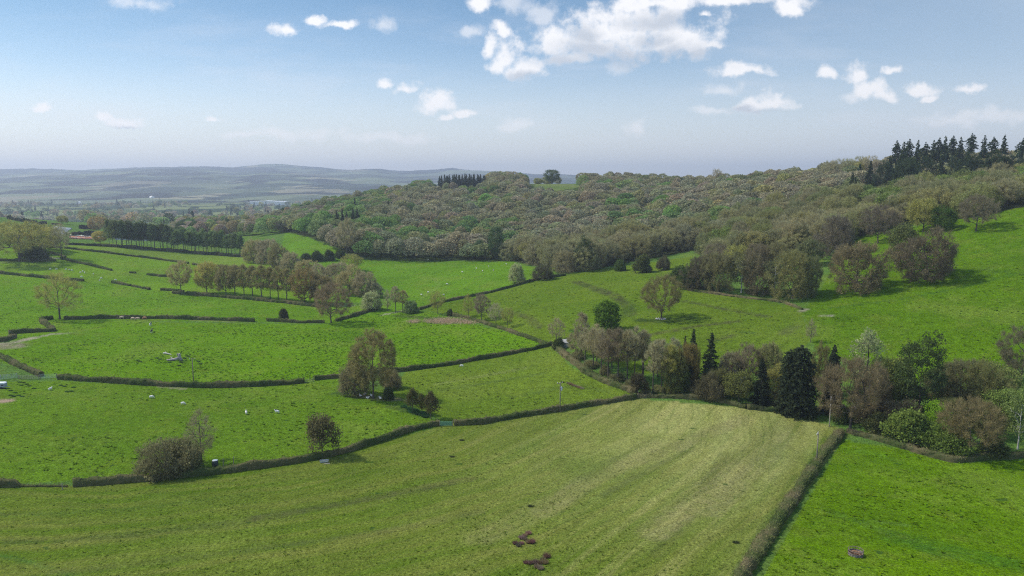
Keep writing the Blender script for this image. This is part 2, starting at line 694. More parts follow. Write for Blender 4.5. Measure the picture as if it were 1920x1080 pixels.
make_bush(96, 'willow', H=8, W=9, n=150, tw=6, lf=50, mat=M_LEAF, lsize=.3, lumps=.15)
make_oak(97, 'ivy', H=9, W=7, n=80, tw=10, L=.9, w=.06, lf=50, lsize=.34, mat=M_LEAF, clear=.06, zc=.62, lumps=.7)
make_leafy(98, 'multistem', H=8, W=6, n=70, lf=36, sig=.45, size=.3, clear=.22, zc=.62, tt=.4)
make_oak(104, 'greatoak', H=24, W=18, n=360, tw=46, L=1.3, w=.085, clear=.12, zc=.56, tt=.74, lf=12, lsize=.32, lumps=.1)
make_leafy(99, 'birch', H=16, W=8.5, n=90, lf=26, sig=.6, size=.33, clear=.2, zc=.58, tt=.7, bark=M_BARK_PALE)

_cnt = {}


def pick(kind):
    i = _cnt.get(kind, 0)
    _cnt[kind] = i + 1
    L = PROTO[kind]
    return L[i % len(L)]


def plant(name, kind, loc, h, w, color, label, cat, group=None, rz=None, whole=False):
    """one tree standing at loc: an empty that carries its trunk and its crown (or one mesh for small copies)"""
    p = pick(kind)
    rz = random.uniform(0, 6.28) if rz is None else rz
    s = (w / p['W'], w / p['W'], h / p['H'])
    loc = (loc[0], loc[1], loc[2] - 0.12)
    r_, g_, b_ = color
    if r_ > g_:
        g_ += .3 * (r_ - g_)
        b_ *= .86
    elif g_ < .3:
        r_ += .28 * (g_ - r_)
        b_ *= .85
    col = (r_, g_, b_, 1.0)
    if whole:
        o = link(name, p['joint'], None, loc)
        tag(o, label, cat, group)
        o.scale, o.rotation_euler, o.color = s, (0, 0, rz), col
        return o
    e = empty(name, loc, label, cat, group, rz)
    e.scale = s
    t = link('trunk' if cat == 'tree' else 'stems', p['trunk'], e)
    c = link('crown' if cat == 'tree' else 'foliage', p['crown'], e)
    c.color = col
    t.color = col
    return e


# colours of twigs and leaves
BROWN = (.21, .175, .088)
MAUVE = (.205, .172, .11)
GREY = (.22, .196, .13)
OLIVE = (.195, .185, .06)
GOLD = (.24, .20, .065)
GREEN = (.115, .18, .045)
MID = (.14, .185, .06)
VIVID = (.075, .18, .02)
DARK = (.032, .052, .026)
DKGREEN = (.05, .078, .025)
SILVER = (.26, .29, .15)
IVY = (.055, .06, .025)


def jit(c, a=.12):
    k = random.uniform(1 - a, 1 + a)
    return tuple(x * k * random.uniform(1 - a / 2, 1 + a / 2) for x in c)
# ------------------------------------------------------------------ ground sheet
ang = np.r_[np.linspace(-100, -42, 70)[:-1], np.linspace(-42, 42, 640), np.linspace(42, 100, 70)[1:]]
rad = np.r_[np.linspace(4, 70, 24)[:-1], 70 * (13000 / 70) ** (np.linspace(0, 1, 760) ** 1.0)]
A_, R_ = np.meshgrid(np.radians(ang), rad)
GX, GY = np.sin(A_) * R_, np.cos(A_) * R_
GZ = height(GX, GY)
nr, na = GX.shape
ii = np.arange((nr - 1) * (na - 1))
r0, c0 = ii // (na - 1), ii % (na - 1)
i0 = r0 * na + c0
quads = np.stack([i0, i0 + 1, i0 + na + 1, i0 + na], 1)

FIELDS = [  # (colour of the grass, outline in photo pixels)
    ((.125, .225, .012), [(-60, 520), (-60, 455), (200, 455), (470, 478), (640, 520), (640, 600), (300, 600), (-60, 640)]),
    ((.102, .205, .008), [(-60, 515), (150, 527), (300, 545), (620, 580), (700, 580), (620, 606), (115, 600), (80, 622), (-60, 635)]),
    ((.140, .215, .024), [(90, 464), (350, 494), (460, 505), (480, 482), (200, 456), (100, 456)]),
    ((.100, .200, .006), [(-60, 645), (90, 622), (115, 602), (610, 608), (705, 582), (800, 584), (1000, 636), (1030, 647), (850, 684), (570, 716), (380, 726), (110, 712), (-60, 660)]),
    ((.095, .172, .010), [(-90, 716), (110, 714), (380, 728), (570, 718), (650, 708), (735, 745), (830, 795), (640, 852), (400, 890), (-90, 913)]),
    ((.118, .175, .016), [(735, 745), (760, 698), (1032, 650), (1075, 690), (1195, 744), (1050, 770), (850, 796)]),
    ((.090, .140, .012), [(-160, 916), (130, 910), (480, 880), (640, 852), (820, 800), (1195, 748), (1420, 765), (1570, 800), (1570, 835), (1395, 1100), (-160, 1100)]),
    ((.096, .180, .003), [(1420, 1100), (1580, 825), (1700, 845), (1790, 868), (2000, 858), (2150, 1100)]),
    ((.100, .205, .010), [(520, 480), (540, 430), (640, 470), (700, 488), (960, 490), (1050, 517), (785, 580), (640, 600)]),
    ((.100, .155, .012), [(785, 580), (1060, 515), (1300, 480), (1310, 545), (1500, 575), (1520, 640), (1440, 700), (1200, 700), (1040, 645), (850, 592)]),
    ((.078, .152, .004), [(1505, 585), (1540, 540), (1590, 448), (1920, 388), (2200, 330), (2200, 680), (1920, 690), (1700, 720), (1530, 660)]),
    ((.135, .170, .055), [(980, 358), (995, 347), (1040, 344), (1092, 346), (1092, 351), (1030, 359)]),
]
WOOD_EDGE = [(475, 425), (560, 440), (600, 452), (630, 464), (650, 478), (700, 488), (800, 490), (900, 488), (960, 490), (1010, 500), (1050, 514),
             (1110, 506), (1190, 490), (1300, 470), (1340, 505), (1560, 470), (1600, 446), (1700, 425), (1800, 411), (1920, 388), (2150, 350)]
_fe = wline(WOOD_EDGE, 25)
WOOD = np.vstack([_fe[:, :2], [(420, 470), (430, 640), (330, 760), (290, 830), (240, 850), (150, 960), (60, 985), (-60, 1010), (-190, 985), (-270, 960), (-300, 900)]])
HILLTOP = wpoly([(980, 358), (995, 347), (1040, 344), (1092, 346), (1092, 351), (1030, 359)])

base = np.empty(GX.shape + (3,), np.float32)
base[:] = (.085, .16, .03)
rr = np.hypot(GX, GY)
near = rr < 1400
mown = np.zeros(GX.shape, np.float32)
for k, (c, poly) in enumerate(FIELDS):
    w = wpoly(poly)
    m = inpoly(GX, GY, w) & near
    base[m] = c
    if k == 6:
        mown[m] = 1
pw = hit(1490, 795)[0]


def paleness(x, y):
    # along and across the mowing direction, which runs up to the far right corner
    u_ = (x - pw[0]) * .56 + (y - pw[1]) * .83
    w_ = (x - pw[0]) * .83 - (y - pw[1]) * .56
    return (1 - sstep(10, 125, np.abs(u_))) * (1 - sstep(5, 58, np.abs(w_ + 14)))


pale = (mown * paleness(GX, GY))[..., None]
base = base * (1 - pale * .9) + np.array((.32, .325, .105)) * pale * .9     # dry pale stubble left by the mower
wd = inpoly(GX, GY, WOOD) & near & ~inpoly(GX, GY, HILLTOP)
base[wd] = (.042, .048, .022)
farm = sstep(1000, 1500, rr)[..., None]
base = base * (1 - farm) + np.array((.10, .16, .05)) * farm

# worn ground, wheel tracks and bare earth: strokes along lines on the ground
MARKS = [  # colour, width in metres, strength, line in photo pixels
    ((.36, .30, .22), 3.2, .9, [(-40, 650), (30, 641), (62, 634)]), ((.30, .27, .2), 1.6, .65, [(62, 634), (95, 627), (150, 625)]),
    ((.27, .21, .16), 9.0, .8, [(-30, 652), (22, 649)]), ((.36, .25, .18), 3.5, .8, [(-20, 752), (12, 752)]),
    ((.33, .29, .22), 1.6, .8, [(715, 591), (735, 587), (750, 584)]), ((.26, .22, .13), 1.6, .7, [(735, 748), (775, 752)]),
    ((.22, .16, .10), 3.5, .75, [(672, 742), (715, 747), (742, 749)]),
    ((.30, .2, .14), 9.0, .0, [(800, 603), (860, 603)]),
    ((.06, .062, .025), 5.0, .75, [(1080, 528), (1120, 543), (1150, 553), (1178, 575), (1182, 590)]), ((.07, .068, .028), 3.5, .55, [(960, 585), (990, 595), (1010, 612)]),
    ((.07, .07, .028), 2.6, .6, [(1205, 630), (1260, 620), (1310, 611)]), ((.07, .07, .028), 2.4, .6, [(1320, 610), (1360, 605), (1385, 602)]),
    ((.06, .065, .025), 2.8, .6, [(1285, 565), (1370, 582), (1440, 594)]), ((.07, .07, .03), 2.4, .55, [(1335, 640), (1375, 628)]),
    ((.07, .065, .035), 4.0, .5, [(1470, 625), (1490, 612)]), ((.055, .08, .02), 2.0, .5, [(1150, 610), (1168, 592), (1185, 570)]),
    ((.04, .10, .012), 1.6, .5, [(1560, 577), (1680, 562), (1790, 542), (1900, 515)]), ((.035, .085, .012), 2.2, .5, [(1840, 505), (1920, 515)]),
    ((.33, .27, .21), 2.0, .85, [(1500, 584), (1512, 580)]), ((.38, .33, .27), 2.5, .95, [(1543, 592), (1556, 592)]),
    ((.04, .10, .014), 1.1, .75, [(1398, 1080), (1445, 1000), (1500, 905), (1530, 850), (1548, 820)]), ((.04, .10, .014), 1.0, .6, [(1375, 1080), (1425, 995), (1490, 890)]),
    ((.05, .12, .016), 1.0, .7, [(-40, 1035), (30, 1048), (90, 1065), (160, 1085)]), ((.045, .10, .015), .9, .55, [(0, 965), (120, 963), (300, 949), (470, 925)]),
    ((.06, .085, .02), 2.2, .6, [(20, 1014), (70, 1014)]), ((.075, .095, .026), 2.4, .6, [(110, 1015), (250, 1003), (420, 983), (480, 972)]),
    ((.08, .085, .03), 2.6, .6, [(480, 972), (640, 945), (760, 922), (880, 898)]), ((.08, .1, .028), 1.8, .5, [(100, 1075), (400, 1040), (700, 1000), (900, 960)]),
    ((.09, .10, .035), 2.0, .5, [(1130, 930), (1190, 895), (1240, 870), (1300, 840)]), ((.085, .10, .03), 2.0, .45, [(1230, 1040), (1290, 970), (1330, 900), (1360, 850)]),
    ((.24, .215, .09), 4.5, .5, [(1020, 960), (1100, 900), (1230, 850), (1400, 785)]), ((.24, .22, .09), 5.5, .5, [(1230, 1000), (1370, 880), (1480, 790)]),
    ((.23, .22, .09), 4.0, .5, [(1330, 960), (1450, 850), (1500, 800)]), ((.20, .20, .07), 5.0, .45, [(900, 1010), (1060, 930), (1240, 820)]),
    ((.17, .2, .055), 2.2, .5, [(820, 720), (900, 706), (985, 690)]), ((.08, .12, .025), 2.0, .45, [(800, 735), (900, 720), (1020, 700)]), ((.08, .12, .025), 2.0, .4, [(960, 745), (1080, 722), (1140, 735)]),
    ((.15, .22, .05), 2.0, .4, [(790, 560), (825, 535), (815, 522)]),
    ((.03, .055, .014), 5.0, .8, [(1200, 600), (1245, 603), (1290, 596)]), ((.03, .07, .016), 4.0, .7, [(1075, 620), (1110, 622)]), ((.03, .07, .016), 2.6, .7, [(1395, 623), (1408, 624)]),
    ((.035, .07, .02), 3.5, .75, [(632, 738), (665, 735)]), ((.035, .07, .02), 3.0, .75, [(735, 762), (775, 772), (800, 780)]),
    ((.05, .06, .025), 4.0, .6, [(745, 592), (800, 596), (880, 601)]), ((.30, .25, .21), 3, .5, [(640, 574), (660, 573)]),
    ((.11, .22, .02), 1.6, .45, [(1610, 845), (1650, 855), (1690, 866)]), ((.12, .2, .04), 1.6, .4, [(1640, 977), (1700, 985)]),
    ((.045, .13, .012), 6, .45, [(1690, 1010), (1790, 1035), (1920, 1062)]), ((.05, .12, .015), 3, .35, [(1560, 960), (1700, 1010), (1760, 1040)]),
    ((.27, .22, .16), 1.5, .6, [(300, 725), (345, 729)]), ((.2, .15, .1), 1.8, .6, [(360, 601), (405, 602), (440, 604)]),
    ((.33, .3, .26), 3.5, .9, [(40, 476), (75, 466), (88, 462)]), ((.36, .33, .27), 3.5, .9, [(70, 478), (98, 484), (112, 485)]),
    ((.17, .15, .09), 2.0, .5, [(0, 492), (60, 488), (105, 483)]),
]
nearm = (rr < 900) & (np.abs(A_) < R(44))
nx, ny = GX[nearm], GY[nearm]
wob = 0.35 + 0.65 * (0.5 + 0.5 * np.sin(nx * 1.1 + 2 * np.sin(ny * .7)) * np.sin(ny * 1.3 + np.sin(nx * .9)))
nb = base[nearm]
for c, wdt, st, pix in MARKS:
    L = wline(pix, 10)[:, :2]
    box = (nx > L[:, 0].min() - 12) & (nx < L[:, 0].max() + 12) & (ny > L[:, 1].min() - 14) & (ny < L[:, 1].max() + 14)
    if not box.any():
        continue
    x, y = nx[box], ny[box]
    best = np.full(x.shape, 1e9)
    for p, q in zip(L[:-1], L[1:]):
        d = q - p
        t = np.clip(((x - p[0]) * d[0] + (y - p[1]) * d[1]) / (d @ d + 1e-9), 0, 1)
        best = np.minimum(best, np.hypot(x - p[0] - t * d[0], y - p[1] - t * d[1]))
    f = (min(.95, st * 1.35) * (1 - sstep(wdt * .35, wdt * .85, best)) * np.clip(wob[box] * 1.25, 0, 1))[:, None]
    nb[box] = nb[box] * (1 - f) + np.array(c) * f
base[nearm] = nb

rgba = np.concatenate([base.reshape(-1, 3), np.ones((base.size // 3, 1))], 1)
M_GROUND, t, out = mat_new('pasture')
pos = t.n('ShaderNodeNewGeometry').outputs['Position']
fld = t.n('ShaderNodeAttribute', attribute_name='field').outputs['Color']
mwn = t.n('ShaderNodeAttribute', attribute_name='mown').outputs['Fac']
# mown swathes: arcs about a point up the slope
rel = t.vec('SUBTRACT', pos, (-93.0, 246.0, 0.0))
rel = t.vec('MULTIPLY', rel, (1.0, 1.0, 0.0))
rad_ = t.vec('LENGTH', rel)
wv = t.math('ADD', rad_, t.math('MULTIPLY', t.noise(pos, .035, 2), 9.0))
cmb = t.n('ShaderNodeCombineXYZ')
t.l(wv, cmb.inputs[0])
alng = t.n('ShaderNodeVectorMath', operation='NORMALIZE')
t.l(rel, alng.inputs[0])
t.l(t.math('MULTIPLY', t.n('ShaderNodeSeparateXYZ').outputs[0], 0.0), cmb.inputs[2])
sx = t.n('ShaderNodeSeparateXYZ')
t.l(alng.outputs[0], sx.inputs[0])
t.l(t.math('MULTIPLY', sx.outputs[0], 6.0), cmb.inputs[1])
sw = t.noise(cmb.outputs[0], .22, 3, .6)
swm = t.math('MULTIPLY', t.ramp(sw, .35, .68), mwn)
c = t.mix(t.math('MULTIPLY', swm, .5), fld, (.21, .20, .05))
sw2 = t.noise(cmb.outputs[0], 1.1, 2, .5)
c = t.mix(t.math('MULTIPLY', t.math('MULTIPLY', t.ramp(sw2, .52, .72), mwn), .35), c, (.062, .095, .016))
calm = t.math('SUBTRACT', 1.0, t.math('MULTIPLY', mwn, .45))
# faint straight mowing lines and wheel marks running up to the far right corner
lx = t.vec('DOT_PRODUCT', pos, (.83, -.56, 0.))
ly = t.vec('DOT_PRODUCT', pos, (.56, .83, 0.))
lc = t.n('ShaderNodeCombineXYZ')
t.l(t.math('ADD', lx, t.math('MULTIPLY', t.noise(pos, .02, 2), 5.0)), lc.inputs[0])
t.l(t.math('MULTIPLY', ly, .03), lc.inputs[1])
ln_ = t.noise(lc.outputs[0], .28, 3, .6)
side = t.math('MULTIPLY', t.ramp(t.vec('DOT_PRODUCT', pos, (1., .15, 0.)), -20, 45), mwn)
c = t.mix(t.math('MULTIPLY', t.ramp(ln_, .48, .68, 0, .45), side), c, (.33, .31, .105))
c = t.mix(t.math('MULTIPLY', t.ramp(ln_, .47, .34, 0, .38), side), c, (.085, .12, .014))
# broad, middle and tuft-sized variation of the grass
big = t.noise(pos, .018, 4, .6)
c = t.mix(t.ramp(big, .42, .66, 0, .7), c, t.mix(.55, c, (.05, .11, .006)))
c = t.mix(t.ramp(t.noise(pos, .03, 4, .65), .50, .68, 0, .6), c, t.mix(.6, c, (.17, .215, .035)))
mid = t.noise(pos, .11, 4, .65)
c = t.mix(t.math('MULTIPLY', t.ramp(mid, .48, .74, 0, .5), calm), c, (.135, .175, .02))
c = t.mix(t.math('MULTIPLY', t.ramp(t.noise(pos, .05, 5, .7), .54, .74, 0, .5), calm), c, t.vec('SCALE', c, .6))
med = t.noise(pos, .55, 4, .7)
c = t.mix(t.math('MULTIPLY', t.ramp(med, .50, .64, 0, .45), calm), c, t.vec('SCALE', c, .5))
c = t.mix(t.math('MULTIPLY', t.ramp(med, .37, .47, .45, 0), calm), c, t.vec('SCALE', c, 1.4))
fine = t.noise(pos, 2.2, 4, .8)
c = t.mix(t.ramp(fine, .53, .64, 0, .85), c, t.vec('SCALE', c, .35))
c = t.mix(t.ramp(fine, .34, .47, .75, 0), c, t.vec('SCALE', c, 1.8))
tuft = t.noise(pos, .33, 2, .5)
c = t.mix(t.ramp(tuft, .70, .76, 0, .75), c, (.03, .07, .012))
# hedged fields and woods of the far plain
vor = t.n('ShaderNodeTexVoronoi', feature='F1')
t.l(t.vec('MULTIPLY', pos, (1.0, .55, 1.0)), vor.inputs['Vector'])
vor.inputs['Scale'].default_value = .006
vr = t.n('ShaderNodeSeparateColor')
t.l(vor.outputs['Color'], vr.inputs[0])
patch = t.mix(t.ramp(vr.outputs[0], .3, .75), (.035, .06, .025), (.17, .2, .075))
dist = t.vec('LENGTH', t.vec('MULTIPLY', pos, (1.0, 1.0, 0.0)))
c = t.mix(t.ramp(dist, 1200, 1700), c, patch)
bs = t.n('ShaderNodeBsdfDiffuse')
t.l(c, bs.inputs['Color'])
bp = t.n('ShaderNodeBump')
bp.inputs['Strength'].default_value = .75
bp.inputs['Distance'].default_value = .5
hgt = t.math('ADD', t.math('MULTIPLY', fine, .5), t.math('ADD', med, t.math('MULTIPLY', mid, 1.5)))
t.l(hgt, bp.inputs['Height'])
t.l(bp.outputs[0], bs.inputs['Normal'])
t.l(bs.outputs[0], out.inputs[0])

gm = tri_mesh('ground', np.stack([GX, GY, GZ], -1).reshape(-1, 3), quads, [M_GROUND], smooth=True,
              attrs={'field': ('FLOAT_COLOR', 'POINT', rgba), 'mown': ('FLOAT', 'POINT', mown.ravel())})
tag(link('ground', gm), kind='structure')

# ------------------------------------------------------------------ far hills
crest_px = np.array([-900, -300, 0, 80, 160, 250, 300, 400, 440, 490, 530, 600, 660, 710, 750, 820, 850, 930, 1000, 1300, 2000, 2800])
crest_py = np.array([330, 329, 325, 323, 321, 315, 314, 315, 319, 313, 312, 317, 321, 321, 326, 325, 322, 325, 330, 334, 336, 338])
ha = np.linspace(-55, 55, 900)
hy = np.linspace(2700, 12000, 240)
HA, HY = np.meshgrid(np.tan(np.radians(ha)), hy)
HX = HA * HY
pxa = HA * 1.0 * F + 960
cz = CAM[2] + 9500 * ray(np.full(len(ha), 960.), np.interp(np.tan(np.radians(ha)) * F * 1.01 + 960, crest_px, crest_py))[1]
f = sstep(2900, 9600, HY)
f = np.where(HY > 9600, 1 - .35 * sstep(9600, 12000, HY), f ** .72)


def fbm(x, y, s, o=5, seed=0):
    v = np.zeros_like(x)
    a = 1.0
    g = np.random.default_rng(seed)
    for i in range(o):
        for _ in range(3):
            th, ph = g.uniform(0, 6.28, 2)
            v += a / 3 * np.sin((x * math.cos(th) + y * math.sin(th)) / s + ph + 1.5 * np.sin((x * math.sin(th) - y * math.cos(th)) / s * .7))
        s *= .5
        a *= .5
    return v


HZ = -26 + f * (cz[None] + 26) + fbm(HX, HY, 640, 5, 3) * 44 * f * (1 - .8 * sstep(8500, 9500, HY)) + fbm(HX, HY, 90, 3, 5) * 2.5 * f
trees_on = sstep(.1, .5, fbm(HX, HY, 400, 4, 9)) * f
HZ += trees_on * 15 * (.7 + .3 * np.sin(HX * .9) * np.sin(HX * .37))
n1, n2 = HX.shape
ii = np.arange((n1 - 1) * (n2 - 1))
i0 = (ii // (n2 - 1)) * n2 + ii % (n2 - 1)
hq = np.stack([i0, i0 + 1, i0 + n2 + 1, i0 + n2], 1)
M_HILL, t, out = mat_new('hill_fields_and_woods')
pos = t.n('ShaderNodeNewGeometry').outputs['Position']
wd_ = t.n('ShaderNodeAttribute', attribute_name='wood').outputs['Fac']
wp = t.vec('ADD', pos, t.vec('SCALE', t.noise(pos, .004, 3, .6, out=1), 200.0))
vor = t.n('ShaderNodeTexVoronoi')
t.l(wp, vor.inputs['Vector'])
vor.inputs['Scale'].default_value = .0028
vr = t.n('ShaderNodeSeparateColor')
t.l(vor.outputs['Color'], vr.inputs[0])
fc = t.mix(t.ramp(vr.outputs[0], .2, .8), (.05, .07, .045), (.15, .18, .09))
fc = t.mix(t.ramp(vr.outputs[1], .88, .9, 0, .7), fc, (.3, .27, .16))
wz = t.mix(t.noise(pos, .02, 4, .7), (.012, .018, .014), (.035, .038, .024))
wm = t.math('MAXIMUM', wd_, t.ramp(t.noise(pos, .0022, 5, .62), .50, .56))
c = t.mix(wm, fc, wz)
bs = t.n('ShaderNodeBsdfDiffuse')
t.l(c, bs.inputs[0])
t.l(bs.outputs[0], out.inputs[0])
hm = tri_mesh('hills', np.stack([HX, HY, HZ], -1).reshape(-1, 3), hq, [M_HILL], smooth=True, attrs={'wood': ('FLOAT', 'POINT', trees_on.ravel())})
tag(link('hills', hm), kind='structure')
# ------------------------------------------------------------------ the hillside wood
def fbm1(x, y, s, seed):
    return fbm(np.asarray(x, float), np.asarray(y, float), s, 3, seed)


def to_pix(x, y, z):
    dz = z - CAM[2]
    dep = y * CP - dz * SP
    up = y * SP + dz * CP
    return 960 + F * x / dep, 540 - F * up / dep, dep


gs = 12.0
xs = np.arange(-420, 620, gs)
ys = np.arange(300, 1180, gs)
X, Y = np.meshgrid(xs, ys)
X = X + (np.arange(len(ys)) % 2)[:, None] * gs / 2
wr = np.random.default_rng(5)
X = (X + wr.uniform(-3.6, 3.6, X.shape)).ravel()
Y = (Y + wr.uniform(-3.6, 3.6, Y.shape)).ravel()
ok = inpoly(X, Y, WOOD) & ~inpoly(X, Y, HILLTOP)
X, Y = X[ok], Y[ok]
Z = height(X, Y)
px, py, dep = to_pix(X, Y, Z)
ok = (px > -60) & (px < 1990) & (dep > 0)
# trees hidden behind the crest show nothing and are left out
los = np.ones(len(X), bool)
for f in np.linspace(.3, .97, 40):
    los &= (CAM[2] + (Z + 17 - CAM[2]) * f) > height(X * f, Y * f) - 1
_, tpy, _ = to_pix(X, Y, Z + 15.5)
ok &= ~((px > 812) & (px < 922) & (Y > 870))
ok &= los & ~((px > 985) & (px < 1092) & (tpy < 352))
X, Y, Z, px, py, dep = (q[ok] for q in (X, Y, Z, px, py, dep))
n1 = fbm1(X, Y, 55, 2)
n2 = fbm1(X, Y, 24, 4)
u = wr.random(len(X))
KIND = []
for i in range(len(X)):
    left = np.clip((1000 - px[i]) / 380, 0, 1)
    g = n1[i] * .45 + n2[i] * .5 + (u[i] - .5) * .9 + .5 * left
    if px[i] > 1560 and Y[i] > 470 and px[i] < 1920 and u[i] < .34 and 490 < Y[i] < 600:
        KIND.append('dark')
    elif g > .54:
        KIND.append('green')
    elif g > .2:
        KIND.append('olive')
    elif g > .1 and u[i] > .55:
        KIND.append('gold')
    else:
        KIND.append('bare')
KIND = np.array(KIND)
order = np.argsort(dep)
N_IND = 300
WLAB = {
    'bare': ('bare_tree', 'dome', 'grey-brown tree still without leaves, crowded in with others on the hillside wood', 'bare trees of the hillside wood'),
    'olive': ('budding_tree', 'dome', 'olive tree just coming into leaf among the crowns of the hillside wood', 'olive trees of the hillside wood'),
    'gold': ('golden_tree', 'budding', 'yellowish tree in young leaf among the brown crowns of the hillside wood', 'yellowish trees of the hillside wood'),
    'green': ('green_tree', 'leafy', 'green leafy tree among the brown crowns of the hillside wood', 'green trees of the hillside wood'),
    'dark': ('dark_conifer', 'spruce', 'dark green conifer standing among bare trees high on the wooded hill', 'conifers of the wooded hill'),
}
WCOL = {'bare': [(.19, .168, .10), (.18, .17, .095), (.19, .182, .105), (.175, .168, .085)], 'olive': [(.17, .17, .07), (.14, .15, .065), (.16, .165, .085)], 'gold': [(.20, .185, .07), (.18, .175, .075)], 'green': [GREEN, MID, (.09, .14, .045)], 'dark': [DARK]}


def wood_size(k):
    h = random.triangular(10, 21, 15) * (1.18 if k == 'dark' else 1)
    wd = {'dark': random.uniform(8, 10)}.get(k, random.triangular(11, 25, 16.5))
    return h, wd


for i in order[:N_IND]:
    k = KIND[i]
    nm, pk, lab, grp = WLAB[k]
    if k == 'bare' and random.random() < .45:
        pk = 'oak'
    h, wd = wood_size(k)
    plant(nm, pk, (X[i], Y[i], Z[i]), h, wd, jit(random.choice(WCOL[k]), .14), lab, 'tree', grp, whole=True)


# small crowns for everything farther off: merged into single masses
def lowpoly(seed, H, W, n, size, kind='dome'):
    rg = np.random.default_rng(seed)
    if kind == 'cone':
        z = rg.random(n) ** .8
        r = (1 - z) ** .8 * rg.uniform(.5, 1, n)
        a = rg.uniform(0, 6.28, n)
        p = np.stack([r * np.cos(a) * W / 2, r * np.sin(a) * W / 2, z * H], 1)
    else:
        p = shell_pts(rg, n, (0, 0, H * .5), (W / 2 * .95, W / 2 * .95, H * .47), flo=.72, lumps=.3, zlo=-.45)
    V, T = leaves(rg, p, 1, .05, size)
    rnd = np.clip(.5 + .22 * np.sin(p[:, 0] * 1.1) * np.sin(p[:, 1] * 1.2 + p[:, 2]) + rg.normal(0, .2, n), 0, 1)
    return V, T, rnd


LOW = {'dome': [lowpoly(200 + s, 15, 14, 1000, .95) for s in range(5)], 'cone': [lowpoly(220 + s, 19, 7, 420, .95, 'cone') for s in range(3)],
       'far': [lowpoly(240 + s, 15, 15, 150, 2.4) for s in range(4)], 'farcone': [lowpoly(250 + s, 22, 9, 110, 2.2, 'cone') for s in range(2)]}


def mass(name, items, label):
    """items: (kind, x, y, z, h, w, colour)"""
    VV, TT, RR, CC, n = [], [], [], [], 0
    for j, (k, x, y, z, h, wd, c) in enumerate(items):
        V, T, r = LOW[k][j % len(LOW[k])]
        H0 = {'dome': 15, 'cone': 19, 'far': 15, 'farcone': 22}[k]
        W0 = {'dome': 14, 'cone': 7, 'far': 15, 'farcone': 9}[k]
        a = random.uniform(0, 6.28)
        ca, sa = math.cos(a) * wd / W0, math.sin(a) * wd / W0
        v = np.stack([V[:, 0] * ca - V[:, 1] * sa + x, V[:, 0] * sa + V[:, 1] * ca + y, V[:, 2] * h / H0 + z - .2], 1)
        VV.append(v)
        TT.append(T + n)
        n += len(v)
        RR.append(r)
        CC.append(np.broadcast_to(np.array(tuple(c) + (1.0,)), (len(T), 4)))
    me = tri_mesh(name, np.concatenate(VV), np.concatenate(TT), [M_STUFF],
                  attrs={'rnd': ('FLOAT', 'FACE', np.concatenate(RR)), 'tint': ('FLOAT_COLOR', 'FACE', np.concatenate(CC))})
    o = link(name, me)
    tag(o, label, 'wood', kind='stuff')
    return o


items = []
for i in order[N_IND:]:
    k = KIND[i]
    h, wd = wood_size(k)
    items.append(('cone' if k == 'dark' else 'dome', X[i], Y[i], Z[i], h, wd, jit(random.choice(WCOL[k]), .14)))
mass('hillside_wood', items, 'brown and green wood covering the upper hillside up to the skyline')


def at(px, Y):
    """a ground point at distance Y under the photo column px"""
    a = float(ray(px, 347)[0])
    return (a * Y, Y, float(height(a * Y, Y)))


# the woods and tree lines of the plain beyond the left-hand fields
items = []
lw = np.random.default_rng(17)
for _ in range(420):                                  # wooded rise left of the hill
    q = lw.uniform(300, 600)
    Yd = lw.uniform(690, 1150)
    if q < 300 + (Yd - 690) * .1:
        continue
    x, y, z = at(q, Yd)
    c = [BROWN, OLIVE, GREY, GREEN, MAUVE, MID, DKGREEN, GREY][lw.integers(8)]
    items.append(('dome', x, y, z, lw.uniform(11, 17), lw.uniform(11, 16), jit(c, .2)))
mass('valley_wood', items, 'mixed brown and green wood filling the rise behind the line of poplars')
items = []
for _ in range(820):
    q = lw.uniform(-60, 640)
    Yd = lw.uniform(1050, 3200)
    if fbm1([q * 3.0], [Yd], 160, 8)[0] + lw.normal(0, .25) < -.05 + (.25 if Yd > 2000 else 0):
        continue
    x, y, z = at(q, Yd)
    dk = lw.random() < .18
    c = DARK if dk else [BROWN, GREY, OLIVE, GREEN, DKGREEN, MAUVE][lw.integers(6)]
    items.append(('farcone' if dk else 'far', x, y, z, lw.uniform(12, 20) * (1.3 if dk else 1), lw.uniform(13, 22) * (.6 if dk else 1), jit(c, .2)))
for k in range(240):                                  # hedgerows of the plain, in lines
    Yd = 1500 + 160 * (k // 24) + lw.uniform(-10, 10)
    q = lw.uniform(-60, 640)
    x, y, z = at(q, Yd)
    items.append(('far', x, y, z, lw.uniform(5, 11), lw.uniform(10, 24), jit(DKGREEN, .2)))
mass('distant_wood', items, 'hazy scattered trees and hedgerows of the plain below the blue hills')
